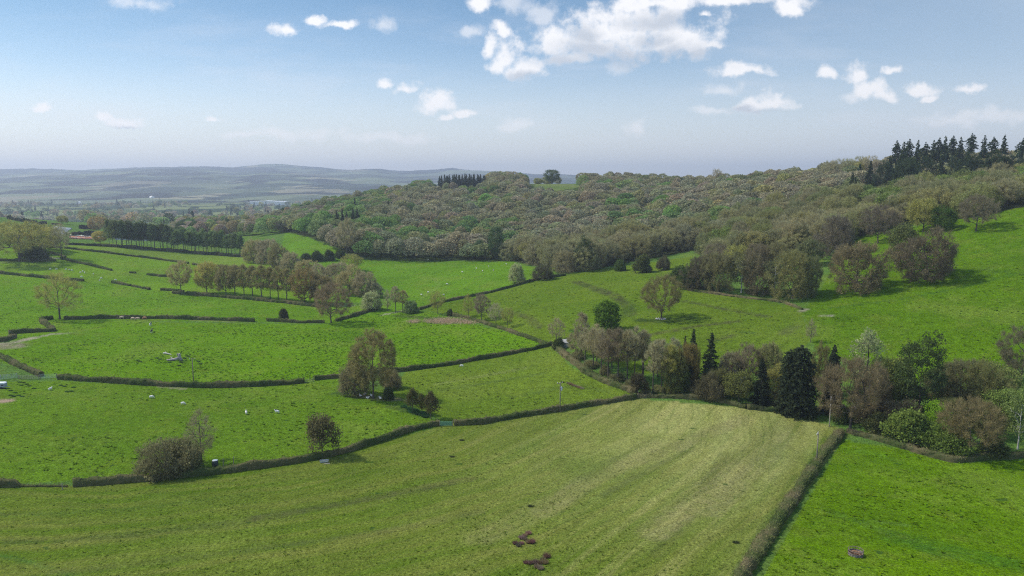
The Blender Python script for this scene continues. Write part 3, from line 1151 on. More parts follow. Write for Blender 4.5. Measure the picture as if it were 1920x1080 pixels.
# ------------------------------------------------------------------ single trees
# kind, photo x and y of the foot, height and width in photo pixels, colour, name, label, group
TREES = [
    ('oak', 36, 490, 76, 112, OLIVE, 'oak_tree', 'big leaning oak with a dark bare bole behind the hedge at the far left edge'),
    ('budding', 62, 474, 52, 75, GOLD, 'oak_tree', 'yellowish round oak standing just right of the big leaning oak'),
    ('budding', 86, 470, 44, 56, OLIVE, 'oak_tree', 'low wide olive oak above the bend of the lane'),
    ('shrub', 68, 488, 24, 44, DKGREEN, 'holly_bush', 'dark evergreen bush by the white lane at the left'),
    ('ash', 116, 484, 60, 36, GREY, 'ash_tree', 'thin open tree with an ivy-covered foot at the head of the lane'),
    ('budding', 188, 457, 25, 30, GOLD, 'small_tree', 'small yellowish tree at the left end of the poplar line'),
    ('budding', 118, 420, 16, 22, OLIVE, 'small_tree', 'small round tree on the brow behind the nursery beds'),
    ('budding', 184, 434, 26, 34, (.2, .13, .07), 'beech_tree', 'orange-brown tree behind the left end of the poplar line'),
    ('ash', 112, 598, 84, 76, OLIVE, 'ash_tree', 'lone pale leafless tree with an open crown at the left end of the long hedge'),
    ('oak', 340, 549, 58, 48, BROWN, 'oak_tree', 'bare brown oak at the left end of the row of field oaks'),
    ('budding', 388, 551, 62, 48, GOLD, 'oak_tree', 'yellow-tinged oak second from the left in the row of field oaks'),
    ('budding', 424, 554, 58, 42, (.155, .13, .062), 'oak_tree', None, 'thin oaks along the ditch'),
    ('thinoak', 441, 556, 58, 38, (.155, .13, .062), 'oak_tree', None, 'thin oaks along the ditch'),
    ('thinoak', 458, 558, 60, 34, (.155, .13, .062), 'oak_tree', None, 'thin oaks along the ditch'),
    ('thinoak', 474, 559, 60, 32, (.155, .13, .062), 'oak_tree', None, 'thin oaks along the ditch'),
    ('thinoak', 491, 561, 62, 38, (.155, .13, .062), 'oak_tree', None, 'thin oaks along the ditch'),
    ('thinoak', 507, 562, 60, 32, (.155, .13, .062), 'oak_tree', None, 'thin oaks along the ditch'),
    ('thinoak', 522, 564, 62, 32, (.155, .13, .062), 'oak_tree', None, 'thin oaks along the ditch'),
    ('thinoak', 538, 565, 60, 40, (.155, .13, .062), 'oak_tree', None, 'thin oaks along the ditch'),
    ('budding', 572, 569, 62, 52, (.16, .10, .05), 'oak_tree', 'rust-brown oak at the right end of the row of thin oaks'),
    ('budding', 604, 570, 56, 50, (.15, .11, .055), 'oak_tree', 'brown rounded oak partly behind the bare oak on the hedge'),
    ('oak', 621, 605, 74, 66, (.15, .10, .07), 'oak_tree', 'bare reddish oak with a pale trunk standing in the gap of the hedge'),
    ('dome', 655, 551, 52, 58, BROWN, 'bare_tree', 'bare brown tree heading the thicket right of the row of oaks'),
    ('dome', 684, 556, 48, 50, MAUVE, 'bare_tree', 'bare mauve-brown tree nearest the silver willow'),
    ('dome', 632, 532, 42, 50, MAUVE, 'bare_tree', 'dark bare tree at the back of the thicket beyond the oaks'),
    ('oak', 661, 508, 32, 40, OLIVE, 'bare_tree', 'flat-topped bare tree between the thicket and the upper meadow'),
    ('dome', 702, 558, 30, 36, GREY, 'bare_tree', 'greyish bushy tree directly behind the silver willow'),
    ('dome', 476, 492, 44, 46, BROWN, 'bare_tree', None, 'brown trees round the hidden pond'),
    ('dome', 500, 494, 48, 52, MAUVE, 'bare_tree', None, 'brown trees round the hidden pond'),
    ('dome', 522, 500, 42, 46, (.155, .13, .062), 'bare_tree', None, 'brown trees round the hidden pond'),
    ('dome', 545, 506, 34, 42, MAUVE, 'bare_tree', None, 'brown trees round the hidden pond'),
    ('dome', 574, 520, 34, 44, BROWN, 'bare_tree', None, 'brown trees round the hidden pond'),
    ('dome', 603, 528, 32, 44, MAUVE, 'bare_tree', None, 'brown trees round the hidden pond'),
    ('willow', 697, 581, 32, 44, SILVER, 'willow_bush', 'round silvery willow bush at the end of the wooden fence'),
    ('slender', 727, 584, 40, 18, GREY, 'alder_tree', 'thin leftmost alder of the clump above the pale track'),
    ('alder', 742, 585, 48, 24, MAUVE, 'alder_tree', 'tall bare alder in the middle of the clump above the pale track'),
    ('alder', 755, 586, 42, 22, BROWN, 'alder_tree', 'bare alder at the right of the clump above the pale track'),
    ('willow', 771, 587, 22, 34, (.12, .19, .075), 'green_bush', 'pale green bush at the right of the alder clump'),
    ('shrub', 533, 600, 23, 17, IVY, 'dark_bush', 'small dark ivy bush rising from the hedge'),
    ('ash', 821, 589, 40, 32, OLIVE, 'small_tree', 'small open olive tree standing alone below the meadow hedge'),
    ('slender', 878, 594, 42, 24, OLIVE, 'bare_tree', 'thin leftmost tree of the four on the ditch bank'),
    ('oak', 903, 600, 48, 34, (.15, .115, .09), 'bare_tree', 'tallest bare pinkish tree of the four on the ditch bank'),
    ('ash', 930, 609, 40, 28, GREY, 'bare_tree', 'grey bare tree third along the ditch bank'),
    ('ash', 951, 614, 36, 26, OLIVE, 'bare_tree', 'low rightmost olive tree of the four on the ditch bank'),
    ('shrub', 843, 592, 12, 12, DKGREEN, 'dark_bush', 'tiny dark bush beside the pinkish bracken'),
    ('willow', 969, 530, 33, 34, SILVER, 'willow_bush', 'pale grey-green round willow on the meadow hedge'),
    ('bush', 1017, 524, 25, 42, (.075, .07, .04), 'hawthorn_bush', 'dark rounded hawthorn just right of the pale willow on the meadow hedge'),
    ('greatoak', 700, 747, 128, 94, (.15, .122, .058), 'oak_tree', 'great bare brown oak with sheep sheltering at its foot'),
    ('bush', 664, 740, 56, 58, (.14, .12, .07), 'thorn_thicket', 'dense brown thorn thicket against the left side of the great oak'),
    ('bush', 735, 728, 34, 40, (.16, .13, .075), 'thorn_thicket', 'low brown thorn branches right of the great oak trunk'),
    ('shrub', 729, 750, 27, 20, DKGREEN, 'dark_bush', 'dark ivy bush close to the right of the great oak'),
    ('multistem', 774, 773, 44, 28, (.07, .07, .025), 'hawthorn_tree', 'left hawthorn with several thin stems above the green gate'),
    ('multistem', 791, 777, 38, 22, (.07, .07, .025), 'hawthorn_tree', 'narrow hawthorn in the middle of the three above the green gate'),
    ('multistem', 808, 786, 50, 32, (.075, .062, .03), 'hawthorn_tree', 'right and nearest hawthorn of the three above the green gate'),
    ('ivy', 604, 856, 78, 54, (.115, .10, .05), 'ivy_tree', 'small dark ivy-clad tree growing out of the clipped hedge'),
    ('bush', 312, 888, 62, 108, (.135, .122, .065), 'thorn_thicket', 'wide brown thorn thicket behind the long clipped hedge'),
    ('bush', 350, 880, 50, 60, (.11, .12, .05), 'thorn_thicket', 'greener right end of the wide thorn thicket'),
    ('slender', 378, 866, 98, 58, (.16, .135, .09), 'thin_tree', 'tall thin leafless tree with forked stems behind the clipped hedge'),
    ('chestnut', 1138, 624, 60, 60, (.065, .15, .022), 'chestnut_tree', 'bright green dome-shaped chestnut tree on the slope above the alders'),
    ('oak', 1240, 598, 82, 76, (.14, .115, .055), 'oak_tree', 'lone olive-brown oak on a ring of dark weeds in the hill pasture'),
    ('ash', 1043, 641, 44, 34, MAUVE, 'small_tree', 'small bare tree beside the grey shed'),
    ('shrub', 1046, 655, 20, 22, DKGREEN, 'dark_bush', 'dark bush in front of the grey shed'),
    ('oak', 1080, 668, 46, 40, MAUVE, 'bare_tree', 'leftmost low bare tree at the top of the alder belt'),
    ('alder', 1097, 682, 66, 34, GREY, 'alder_tree', None, 'bare alders in the belt below the hill pasture'),
    ('alder', 1112, 692, 76, 36, MAUVE, 'alder_tree', None, 'bare alders in the belt below the hill pasture'),
    ('alder', 1128, 704, 84, 40, MAUVE, 'alder_tree', None, 'bare alders in the belt below the hill pasture'),
    ('alder', 1140, 714, 96, 44, (.15, .11, .085), 'alder_tree', None, 'bare alders in the belt below the hill pasture'),
    ('alder', 1158, 716, 100, 42, (.15, .11, .085), 'alder_tree', None, 'bare alders in the belt below the hill pasture'),
    ('alder', 1176, 717, 98, 38, MAUVE, 'alder_tree', None, 'bare alders in the belt below the hill pasture'),
    ('alder', 1190, 714, 100, 38, GREY, 'alder_tree', None, 'bare alders in the belt below the hill pasture'),
    ('alder', 1206, 712, 92, 38, MAUVE, 'alder_tree', None, 'bare alders in the belt below the hill pasture'),
    ('alder', 1224, 737, 98, 36, GREY, 'alder_tree', None, 'bare alders in the belt below the hill pasture'),
    ('alder', 1240, 736, 98, 38, GREY, 'alder_tree', None, 'bare alders in the belt below the hill pasture'),
    ('alder', 1256, 738, 92, 40, OLIVE, 'alder_tree', None, 'bare alders in the belt below the hill pasture'),
    ('ivy', 1196, 740, 40, 30, (.06, .05, .03), 'ivy_stump', 'short ivy-covered stump at the corner where two hedges meet'),
    ('dome', 1268, 736, 82, 50, (.11, .11, .04), 'olive_tree', 'olive tree in young leaf left of the two dark spruces'),
    ('dome', 1290, 728, 92, 46, (.15, .11, .045), 'olive_tree', 'orange-tinged tree touching the left spruce'),
    ('leafy', 1272, 740, 50, 44, DKGREEN, 'evergreen_bush', 'dark green undergrowth tree below the left spruce'),
    ('spruce', 1297, 722, 104, 40, DARK, 'spruce_tree', 'slim dark spruce, left of the pair at the end of the alder belt'),
    ('spruce', 1331, 728, 102, 54, (.03, .048, .022), 'spruce_tree', 'broader dark spruce, right of the pair at the end of the alder belt'),
    ('spruce', 1283, 700, 70, 22, (.04, .05, .03), 'spruce_tree', 'small thin dark spruce top behind the slim spruce'),
    ('bush', 1330, 748, 46, 60, (.095, .085, .05), 'brown_bush', 'brown bush at the foot of the broader spruce'),
    ('leafy', 1385, 755, 58, 62, (.115, .125, .04), 'olive_bush', 'pale olive rounded tree in front of the white house'),
    ('oak', 1404, 728, 82, 56, (.15, .115, .09), 'bare_tree', 'pinkish bare tree right of the white house'),
    ('budding', 1440, 730, 90, 50, (.16, .15, .07), 'young_tree', 'yellowish young tree behind the small spruce'),
    ('spruce', 1426, 760, 88, 48, (.022, .034, .02), 'spruce_tree', 'medium dark spruce left of the great cypress'),
    ('cypress', 1497, 776, 128, 72, (.03, .045, .025), 'cypress_tree', 'very broad black-green cypress at the back of the mown field'),
    ('spruce', 1466, 768, 70, 44, (.05, .05, .022), 'spruce_tree', 'low bronze-tinted conifer against the left of the broad cypress'),
    ('cypress', 1558, 772, 124, 44, (.03, .044, .026), 'cypress_tree', 'narrow black-green cypress right of the broad cypress'),
    ('budding', 1535, 745, 96, 44, (.12, .11, .045), 'young_tree', 'olive tree showing between the two cypresses'),
    ('dome', 1452, 748, 66, 60, OLIVE, 'young_tree', 'olive rounded tree between the small spruce and the broad cypress'),
    ('cypress', 1477, 772, 116, 52, (.034, .05, .027), 'cypress_tree', 'black-green cypress forming the left shoulder of the broad cypress'),
    ('dome', 1366, 735, 40, 44, (.13, .125, .05), 'young_tree', 'low olive tree hiding the foot of the timbered house'),
    ('budding', 1372, 722, 66, 52, (.17, .14, .09), 'bare_tree', 'brownish bare tree in front of the timbered house gable'),
    ('dome', 1345, 738, 52, 46, (.12, .115, .05), 'young_tree', 'dull green tree against the right of the broader spruce'),
    ('leafy', 1685, 742, 74, 62, (.15, .19, .055), 'green_tree', 'soft green tree filling the gap left of the dark pine'),
    ('dome', 1765, 748, 60, 70, (.14, .13, .07), 'willow_tree', 'brownish low willow right behind the dark pine'),
    ('leafy', 1870, 745, 66, 76, (.15, .185, .06), 'willow_tree', 'pale olive willow below the dark bare oak of the right edge'),
    ('dome', 1845, 812, 60, 70, (.13, .13, .055), 'green_tree', 'olive tree directly behind the big brown oak'),
    ('dome', 1780, 800, 60, 60, (.12, .125, .05), 'green_tree', 'olive tree left behind the big brown oak'),
    ('leafy', 1900, 792, 60, 60, (.135, .21, .05), 'green_tree', 'fresh green tree behind the birch at the right edge'),
    ('oak', 1594, 802, 134, 112, (.145, .10, .068), 'oak_tree', 'large bare brown oak overhanging the hedge corner and pole'),
    ('dome', 1636, 775, 84, 80, (.14, .10, .07), 'bare_tree', 'reddish bare tree right of the large brown oak'),
    ('silver', 1622, 738, 122, 62, (.23, .27, .14), 'silver_poplar', 'tall pale silver-leaved poplar behind the large brown oak'),
    ('dome', 1655, 742, 76, 60, (.13, .15, .05), 'young_tree', 'yellow-green young tree right of the silver poplar'),
    ('leafy', 1672, 770, 66, 60, (.08, .11, .03), 'green_tree', 'low green tree left of the tall dark pine'),
    ('bigpine', 1722, 776, 152, 92, (.045, .075, .025), 'pine_tree', 'tall dark green pine on the stream bank'),
    ('leafy', 1757, 812, 62, 46, (.12, .27, .02), 'maple_tree', 'vivid yellow-green maple glowing in front of the dark pine'),
    ('dome', 1800, 752, 84, 90, (.13, .12, .065), 'willow_tree', 'olive-grey willow mass on the far side of the stream'),
    ('dome', 1850, 772, 92, 90, (.14, .135, .055), 'willow_tree', 'yellowish willow right of the olive-grey willow mass'),
    ('oak', 1818, 856, 112, 112, (.14, .105, .06), 'oak_tree', 'big bare brown oak at the edge of the bright green field'),
    ('oak', 1912, 722, 104, 96, (.12, .105, .065), 'oak_tree', 'dark bare oak cut by the right edge above the stream'),
    ('birch', 1908, 842, 120, 60, (.12, .17, .055), 'birch_tree', 'pale green birch with a white trunk at the right edge'),
    ('leafy', 1876, 800, 70, 66, (.125, .19, .05), 'green_tree', 'green tree between the brown oak and the birch'),
    ('shrub', 1655, 808, 36, 58, (.11, .12, .045), 'field_bush', 'leftmost olive bush on the stream hedge right of the big oak'),
    ('shrub', 1702, 826, 56, 74, (.11, .17, .04), 'field_bush', 'rounded light green bush on the stream hedge'),
    ('shrub', 1742, 838, 50, 66, (.095, .155, .035), 'field_bush', 'mid-green bush below the vivid maple'),
    ('shrub', 1778, 852, 44, 60, (.09, .15, .035), 'field_bush', 'green bush spilling onto the field left of the brown oak'),
    ('bush', 1690, 800, 46, 70, (.11, .09, .06), 'brown_thicket', 'brown twiggy thicket behind the light green bush'),
    ('shrub', 1868, 852, 34, 56, (.05, .075, .025), 'field_bush', 'dark low bush right of the big brown oak'),
    ('bush', 1628, 792, 40, 60, (.11, .085, .055), 'brown_thicket', 'brown thicket under the large oak by the hedge corner'),
    ('shrub', 1578, 792, 30, 34, (.07, .10, .03), 'field_bush', 'green bush at the foot of the pale pole'),
    ('slender', 1520, 642, 44, 22, MAUVE, 'small_tree', 'small bare tree on the ditch between the hill pastures'),
    ('dome', 1312, 542, 62, 62, (.085, .07, .05), 'oak_tree', 'dark brown oak at the left end of the clump in the pasture'),
    ('dome', 1348, 547, 78, 66, (.13, .115, .06), 'oak_tree', 'olive-brown oak second from the left along the clump front'),
    ('birch', 1390, 549, 80, 56, (.11, .11, .055), 'birch_tree', 'white-stemmed birch at the middle of the clump front'),
    ('dome', 1420, 552, 72, 68, (.12, .095, .06), 'oak_tree', 'brown oak right of the white-stemmed birch'),
    ('birch', 1452, 555, 76, 54, (.11, .12, .06), 'birch_tree', 'second birch with a thin white stem right along the clump'),
    ('dome', 1486, 560, 92, 84, (.14, .13, .055), 'oak_tree', 'largest yellow-olive oak at the right end of the clump'),
    ('dome', 1512, 556, 80, 56, (.11, .12, .055), 'oak_tree', 'greenish oak tucked behind the largest clump oak'),
    ('dome', 1340, 510, 50, 70, (.13, .10, .075), 'bare_tree', None, 'trees at the back of the clump'),
    ('dome', 1385, 512, 54, 66, OLIVE, 'bare_tree', None, 'trees at the back of the clump'),
    ('dome', 1425, 514, 60, 66, (.13, .10, .07), 'bare_tree', None, 'trees at the back of the clump'),
    ('dome', 1462, 512, 56, 60, (.14, .12, .06), 'bare_tree', None, 'trees at the back of the clump'),
    ('leafy', 1497, 476, 52, 46, (.12, .13, .06), 'olive_tree', 'pale olive tree above the clump, left of two'),
    ('leafy', 1462, 478, 36, 36, (.10, .125, .06), 'olive_tree', 'small pale green round tree left of the pale olive tree'),
    ('leafy', 1518, 500, 50, 50, (.10, .115, .055), 'olive_tree', 'grey-green tree just above the largest clump oak'),
    ('shrub', 1270, 530, 34, 40, (.06, .105, .03), 'green_bush', 'green bush at the left tip of the clump'),
    ('shrub', 1292, 540, 38, 44, (.045, .08, .025), 'green_bush', 'darker green bush in front of the clump tip'),
    ('dome', 1568, 482, 80, 70, (.12, .092, .075), 'bare_tree', 'bare mauve tree behind the left brown dome'),
    ('dome', 1606, 547, 96, 106, (.135, .10, .062), 'oak_tree', 'broad brown dome-shaped tree in the hollow of the right pasture'),
    ('dome', 1735, 524, 92, 116, (.105, .082, .058), 'oak_tree', 'widest dark brown dome-shaped tree on the right pasture'),
    ('leafy', 1694, 500, 80, 64, (.095, .115, .04), 'green_tree', 'green-topped tree joined to the left of the widest brown dome'),
    ('oak', 1646, 456, 70, 66, (.12, .09, .075), 'bare_tree', 'bare tree with a straight trunk standing on the pasture edge'),
    ('budding', 1731, 434, 62, 62, OLIVE, 'olive_tree', 'olive spreading tree beside the dark green round tree'),
    ('leafy', 1768, 434, 48, 44, (.045, .10, .022), 'green_tree', 'dark green round tree on the brow of the right pasture'),
    ('oak', 1830, 433, 68, 66, (.14, .11, .08), 'oak_tree', 'lone bare tree on the bright brow at the upper right'),
    ('shrub', 1163, 508, 22, 22, (.055, .10, .028), 'green_bush', 'leftmost small green bush on top of the hill pasture'),
    ('shrub', 1205, 511, 30, 32, (.08, .10, .035), 'olive_bush', 'middle olive bush on top of the hill pasture'),
    ('bush', 1243, 506, 26, 28, (.09, .08, .05), 'brown_bush', 'right brownish bush on top of the hill pasture'),
    ('leafy', 930, 489, 62, 32, (.05, .10, .04), 'horse_chestnut', 'tall narrow green tree with pale blossom at the wood edge'),
    ('leafy', 898, 487, 38, 26, (.06, .115, .05), 'green_tree', 'small green tree left of the blossoming chestnut at the wood edge'),
    ('leafy', 748, 482, 32, 16, (.14, .19, .04), 'green_tree', 'small yellow-green tree at the foot of the wood edge'),
    ('bigpine', 1095, 507, 62, 40, (.05, .075, .03), 'dark_fir', 'dark green rounded fir at the lower edge of the wood'),
    ('oak', 651, 480, 68, 40, MAUVE, 'bare_tree', 'bare tree with a dark trunk at the left corner of the meadow wood edge'),
    ('shrub', 575, 490, 16, 20, DKGREEN, 'dark_bush', None, 'dark bushes between the two meadows'),
    ('shrub', 593, 490, 18, 20, DKGREEN, 'dark_bush', None, 'dark bushes between the two meadows'),
    ('shrub', 605, 489, 14, 16, GREEN, 'dark_bush', None, 'dark bushes between the two meadows'),
    ('shrub', 619, 488, 18, 20, DKGREEN, 'dark_bush', None, 'dark bushes between the two meadows'),
    ('shrub', 638, 484, 16, 20, DKGREEN, 'dark_bush', None, 'dark bushes between the two meadows'),
]
GLAB = {
    'thin oaks along the ditch': 'thin olive oak with a bare stem in the row along the ditch',
    'brown trees round the hidden pond': 'bare brown rounded tree in the belt beyond the row of oaks',
    'bare alders in the belt below the hill pasture': 'tall bare alder with a long clean stem in the belt below the hill pasture',
    'trees at the back of the clump': 'bare brownish tree at the back of the clump in the pasture',
    'dark bushes between the two meadows': 'small dark bush in the broken line between the two meadows',
}
xy = np.array([(r[1], r[2]) for r in TREES], float)
W3 = hit(xy[:, 0], xy[:, 1])
for r, p in zip(TREES, W3):
    kind, px_, py_, hp, wp_, col, nm, lab = r[:8]
    grp = r[8] if len(r) > 8 else None
    k = math.hypot(p[1], p[0] * .0) * CP / F + (CAM[2] - p[2]) * SP / F
    cat = 'tree' if ('tree' in nm or kind not in ('bush', 'shrub', 'willow')) and 'bush' not in nm and 'thicket' not in nm else 'bush'
    plant(nm, kind, p, hp * k * 1.04, wp_ * k, jit(col, .05), lab or GLAB[grp], cat, grp)

# a second rank of alders behind the first, and thicket at their feet
for i in range(7):
    f = i / 6
    p = hit(1090 + 172 * f, 672 + 44 * f + random.uniform(-4, 4))[0]
    k = p[1] / F
    plant('alder_tree', 'alder', p, random.uniform(74, 92) * k, random.uniform(32, 42) * k, jit(random.choice([MAUVE, GREY, BROWN])),
          GLAB['bare alders in the belt below the hill pasture'], 'tree', 'bare alders in the belt below the hill pasture')
for i in range(8):
    f = i / 7
    p = hit(1082 + 180 * f, 676 + 64 * min(1, f * 1.5) + random.uniform(-5, 0))[0]
    k = p[1] / F
    plant('thorn_bush', 'bush', p, random.uniform(12, 22) * k, random.uniform(22, 34) * k, jit((.15, .14, .07)),
          'brown undergrowth bush at the foot of the alder belt', 'bush', 'undergrowth of the alder belt')

# line of poplars in front of the nursery
for i in range(46):
    f = i / 45
    px_ = 205 + (452 - 205) * f + random.uniform(-3, 3)
    py_ = 461 + 19 * f + random.uniform(-1.6, .6)
    p = hit(px_, py_)[0]
    k = p[1] / F
    c = jit((.08, .12, .045) if i < 22 else (.10, .165, .06), .2)
    plant('poplar_tree', 'poplar', p, random.uniform(43, 52) * k if i < 22 else random.uniform(37, 47) * k, random.uniform(18, 25) * k, c,
          'poplar with a bare stem in the long straight line before the nursery' if i < 22 else 'paler green poplar in the right half of the long straight line',
          'tree', 'line of poplars, dark left half' if i < 22 else 'line of poplars, paler right half')

# skyline trees: photo x, distance, photo y of the top
SKY = [('pine', 1676, 590, 263, 'p'), ('pine', 1690, 575, 261, 'p'), ('pine', 1700, 600, 260, 'p'), ('pine', 1716, 590, 262, 'p'), ('pine', 1730, 570, 266, 'p'), ('pine', 1745, 600, 262, 'p'), ('pine', 1755, 570, 258, 'p'),
       ('pine', 1766, 590, 254, 'p'), ('pine', 1781, 600, 254, 'p'), ('pine', 1795, 590, 256, 'p'), ('pine', 1815, 600, 249, 'p'), ('pine', 1839, 590, 253, 'p'), ('pine', 1856, 575, 256, 'p'), ('pine', 1876, 590, 252, 'p'), ('pine', 1912, 575, 258, 'p'),
       ('spruce', 1630, 545, 290, 'd'), ('bigpine', 1652, 530, 292, 'd'), ('spruce', 1712, 520, 290, 'd'), ('bigpine', 1735, 530, 284, 'd'), ('spruce', 1762, 520, 284, 'd'), ('bigpine', 1808, 500, 280, 'd'), ('spruce', 1848, 490, 286, 'd'), ('bigpine', 1860, 500, 282, 'd'), ('spruce', 1690, 540, 292, 'd'), ('bigpine', 1790, 535, 292, 'd'),
       ('ash', 1550, 650, 284, 'b'), ('ash', 1563, 650, 283, 'b'), ('ash', 1577, 645, 281, 'b'), ('ash', 1590, 640, 280, 'b'), ('ash', 1605, 640, 278, 'b'), ('ash', 1617, 635, 276, 'b'), ('ash', 1628, 630, 275, 'b'),
       ('ash', 1343, 830, 300, 'l'), ('leafy', 1035, 1020, 318, 'g')]
for _ in range(9):
    SKY.append(('leafy', random.uniform(978, 1100), random.uniform(1030, 1060), random.uniform(329, 335), 'h'))
SL = {'p': ('pine_tree', DARK, 'dark pine with a tufted top standing up on the right skyline', 'pines on the right skyline', 24, 9.5),
      'd': ('dark_conifer', DARK, 'dark full-crowned conifer below the skyline pines at the upper right', 'dark conifers below the skyline pines', 24, 13),
      'b': ('bare_tree', GREY, 'thin bare tree seen against the sky left of the pines', 'bare trees on the skyline', 14, 12),
      'l': ('bare_tree', GREY, 'tallest lone bare tree on the middle of the skyline', None, 16, 15),
      'h': ('green_tree', OLIVE, 'small olive tree along the crest behind the pale hilltop field', 'small trees behind the hilltop field', 9, 12),
      'g': ('green_tree', DKGREEN, 'round dark green tree on the skyline above the hilltop field', None, 16, 22)}
for _ in range(18):
    SKY.append((random.choice(['spruce', 'bigpine', 'bigpine', 'leafy']), random.uniform(1640, 1935), random.uniform(500, 585), random.uniform(284, 306), 'd'))
for kind, px_, Yd, ytop, key in SKY:
    nm, col, lab, grp, hh, ww = SL[key]
    x, y, z = at(px_, Yd)
    ztop = CAM[2] + float(ray(px_, ytop)[1]) * Yd
    h = max(hh * .6, min(hh * (1.15 if key == 'd' else 1.5), ztop - z))
    plant(nm, kind, (x, y, z), h, ww * (h / hh) ** .5, jit(col), lab, 'tree', grp, whole=True)
for i in range(24):                                   # clump of conifers on the crest
    q = 823 + 92 * (i + random.random()) / 24
    Yd = random.uniform(960, 1010)
    x, y, z = at(q, Yd)
    ztop = CAM[2] + float(ray(q, 329 - 3 * math.sin((q - 823) / 92 * 3.1) + random.uniform(-1.5, 2))[1]) * Yd
    plant('dark_conifer', 'spruce', (x, y, z), max(9, ztop - z), 9.5, jit(DARK), 'dark conifer in the dense square clump on the hill crest', 'tree', 'conifer clump on the hill crest', whole=True)
CON = [(640, 640, 392), (648, 640, 396), (660, 640, 390), (668, 645, 388), (632, 650, 400), (727, 760, 376), (733, 770, 378), (743, 770, 380), (664, 800, 371), (629, 640, 394), (655, 660, 398)]
for q, Yd, yt in CON:
    x, y, z = at(q, Yd)
    ztop = CAM[2] + float(ray(q, yt)[1]) * Yd
    plant('dark_conifer', 'spruce', (x, y, z), max(14, min(28, ztop - z)), 9, jit(DARK), 'blackish conifer in the small group at the lower left of the hillside wood', 'tree', 'conifers at the lower left of the wood', whole=True)
# ------------------------------------------------------------------ hedges
HG = np.random.default_rng(77)
HGREEN, HBROWN, HMOSS = np.array((.07, .10, .028)), np.array((.19, .158, .08)), np.array((.15, .17, .05))


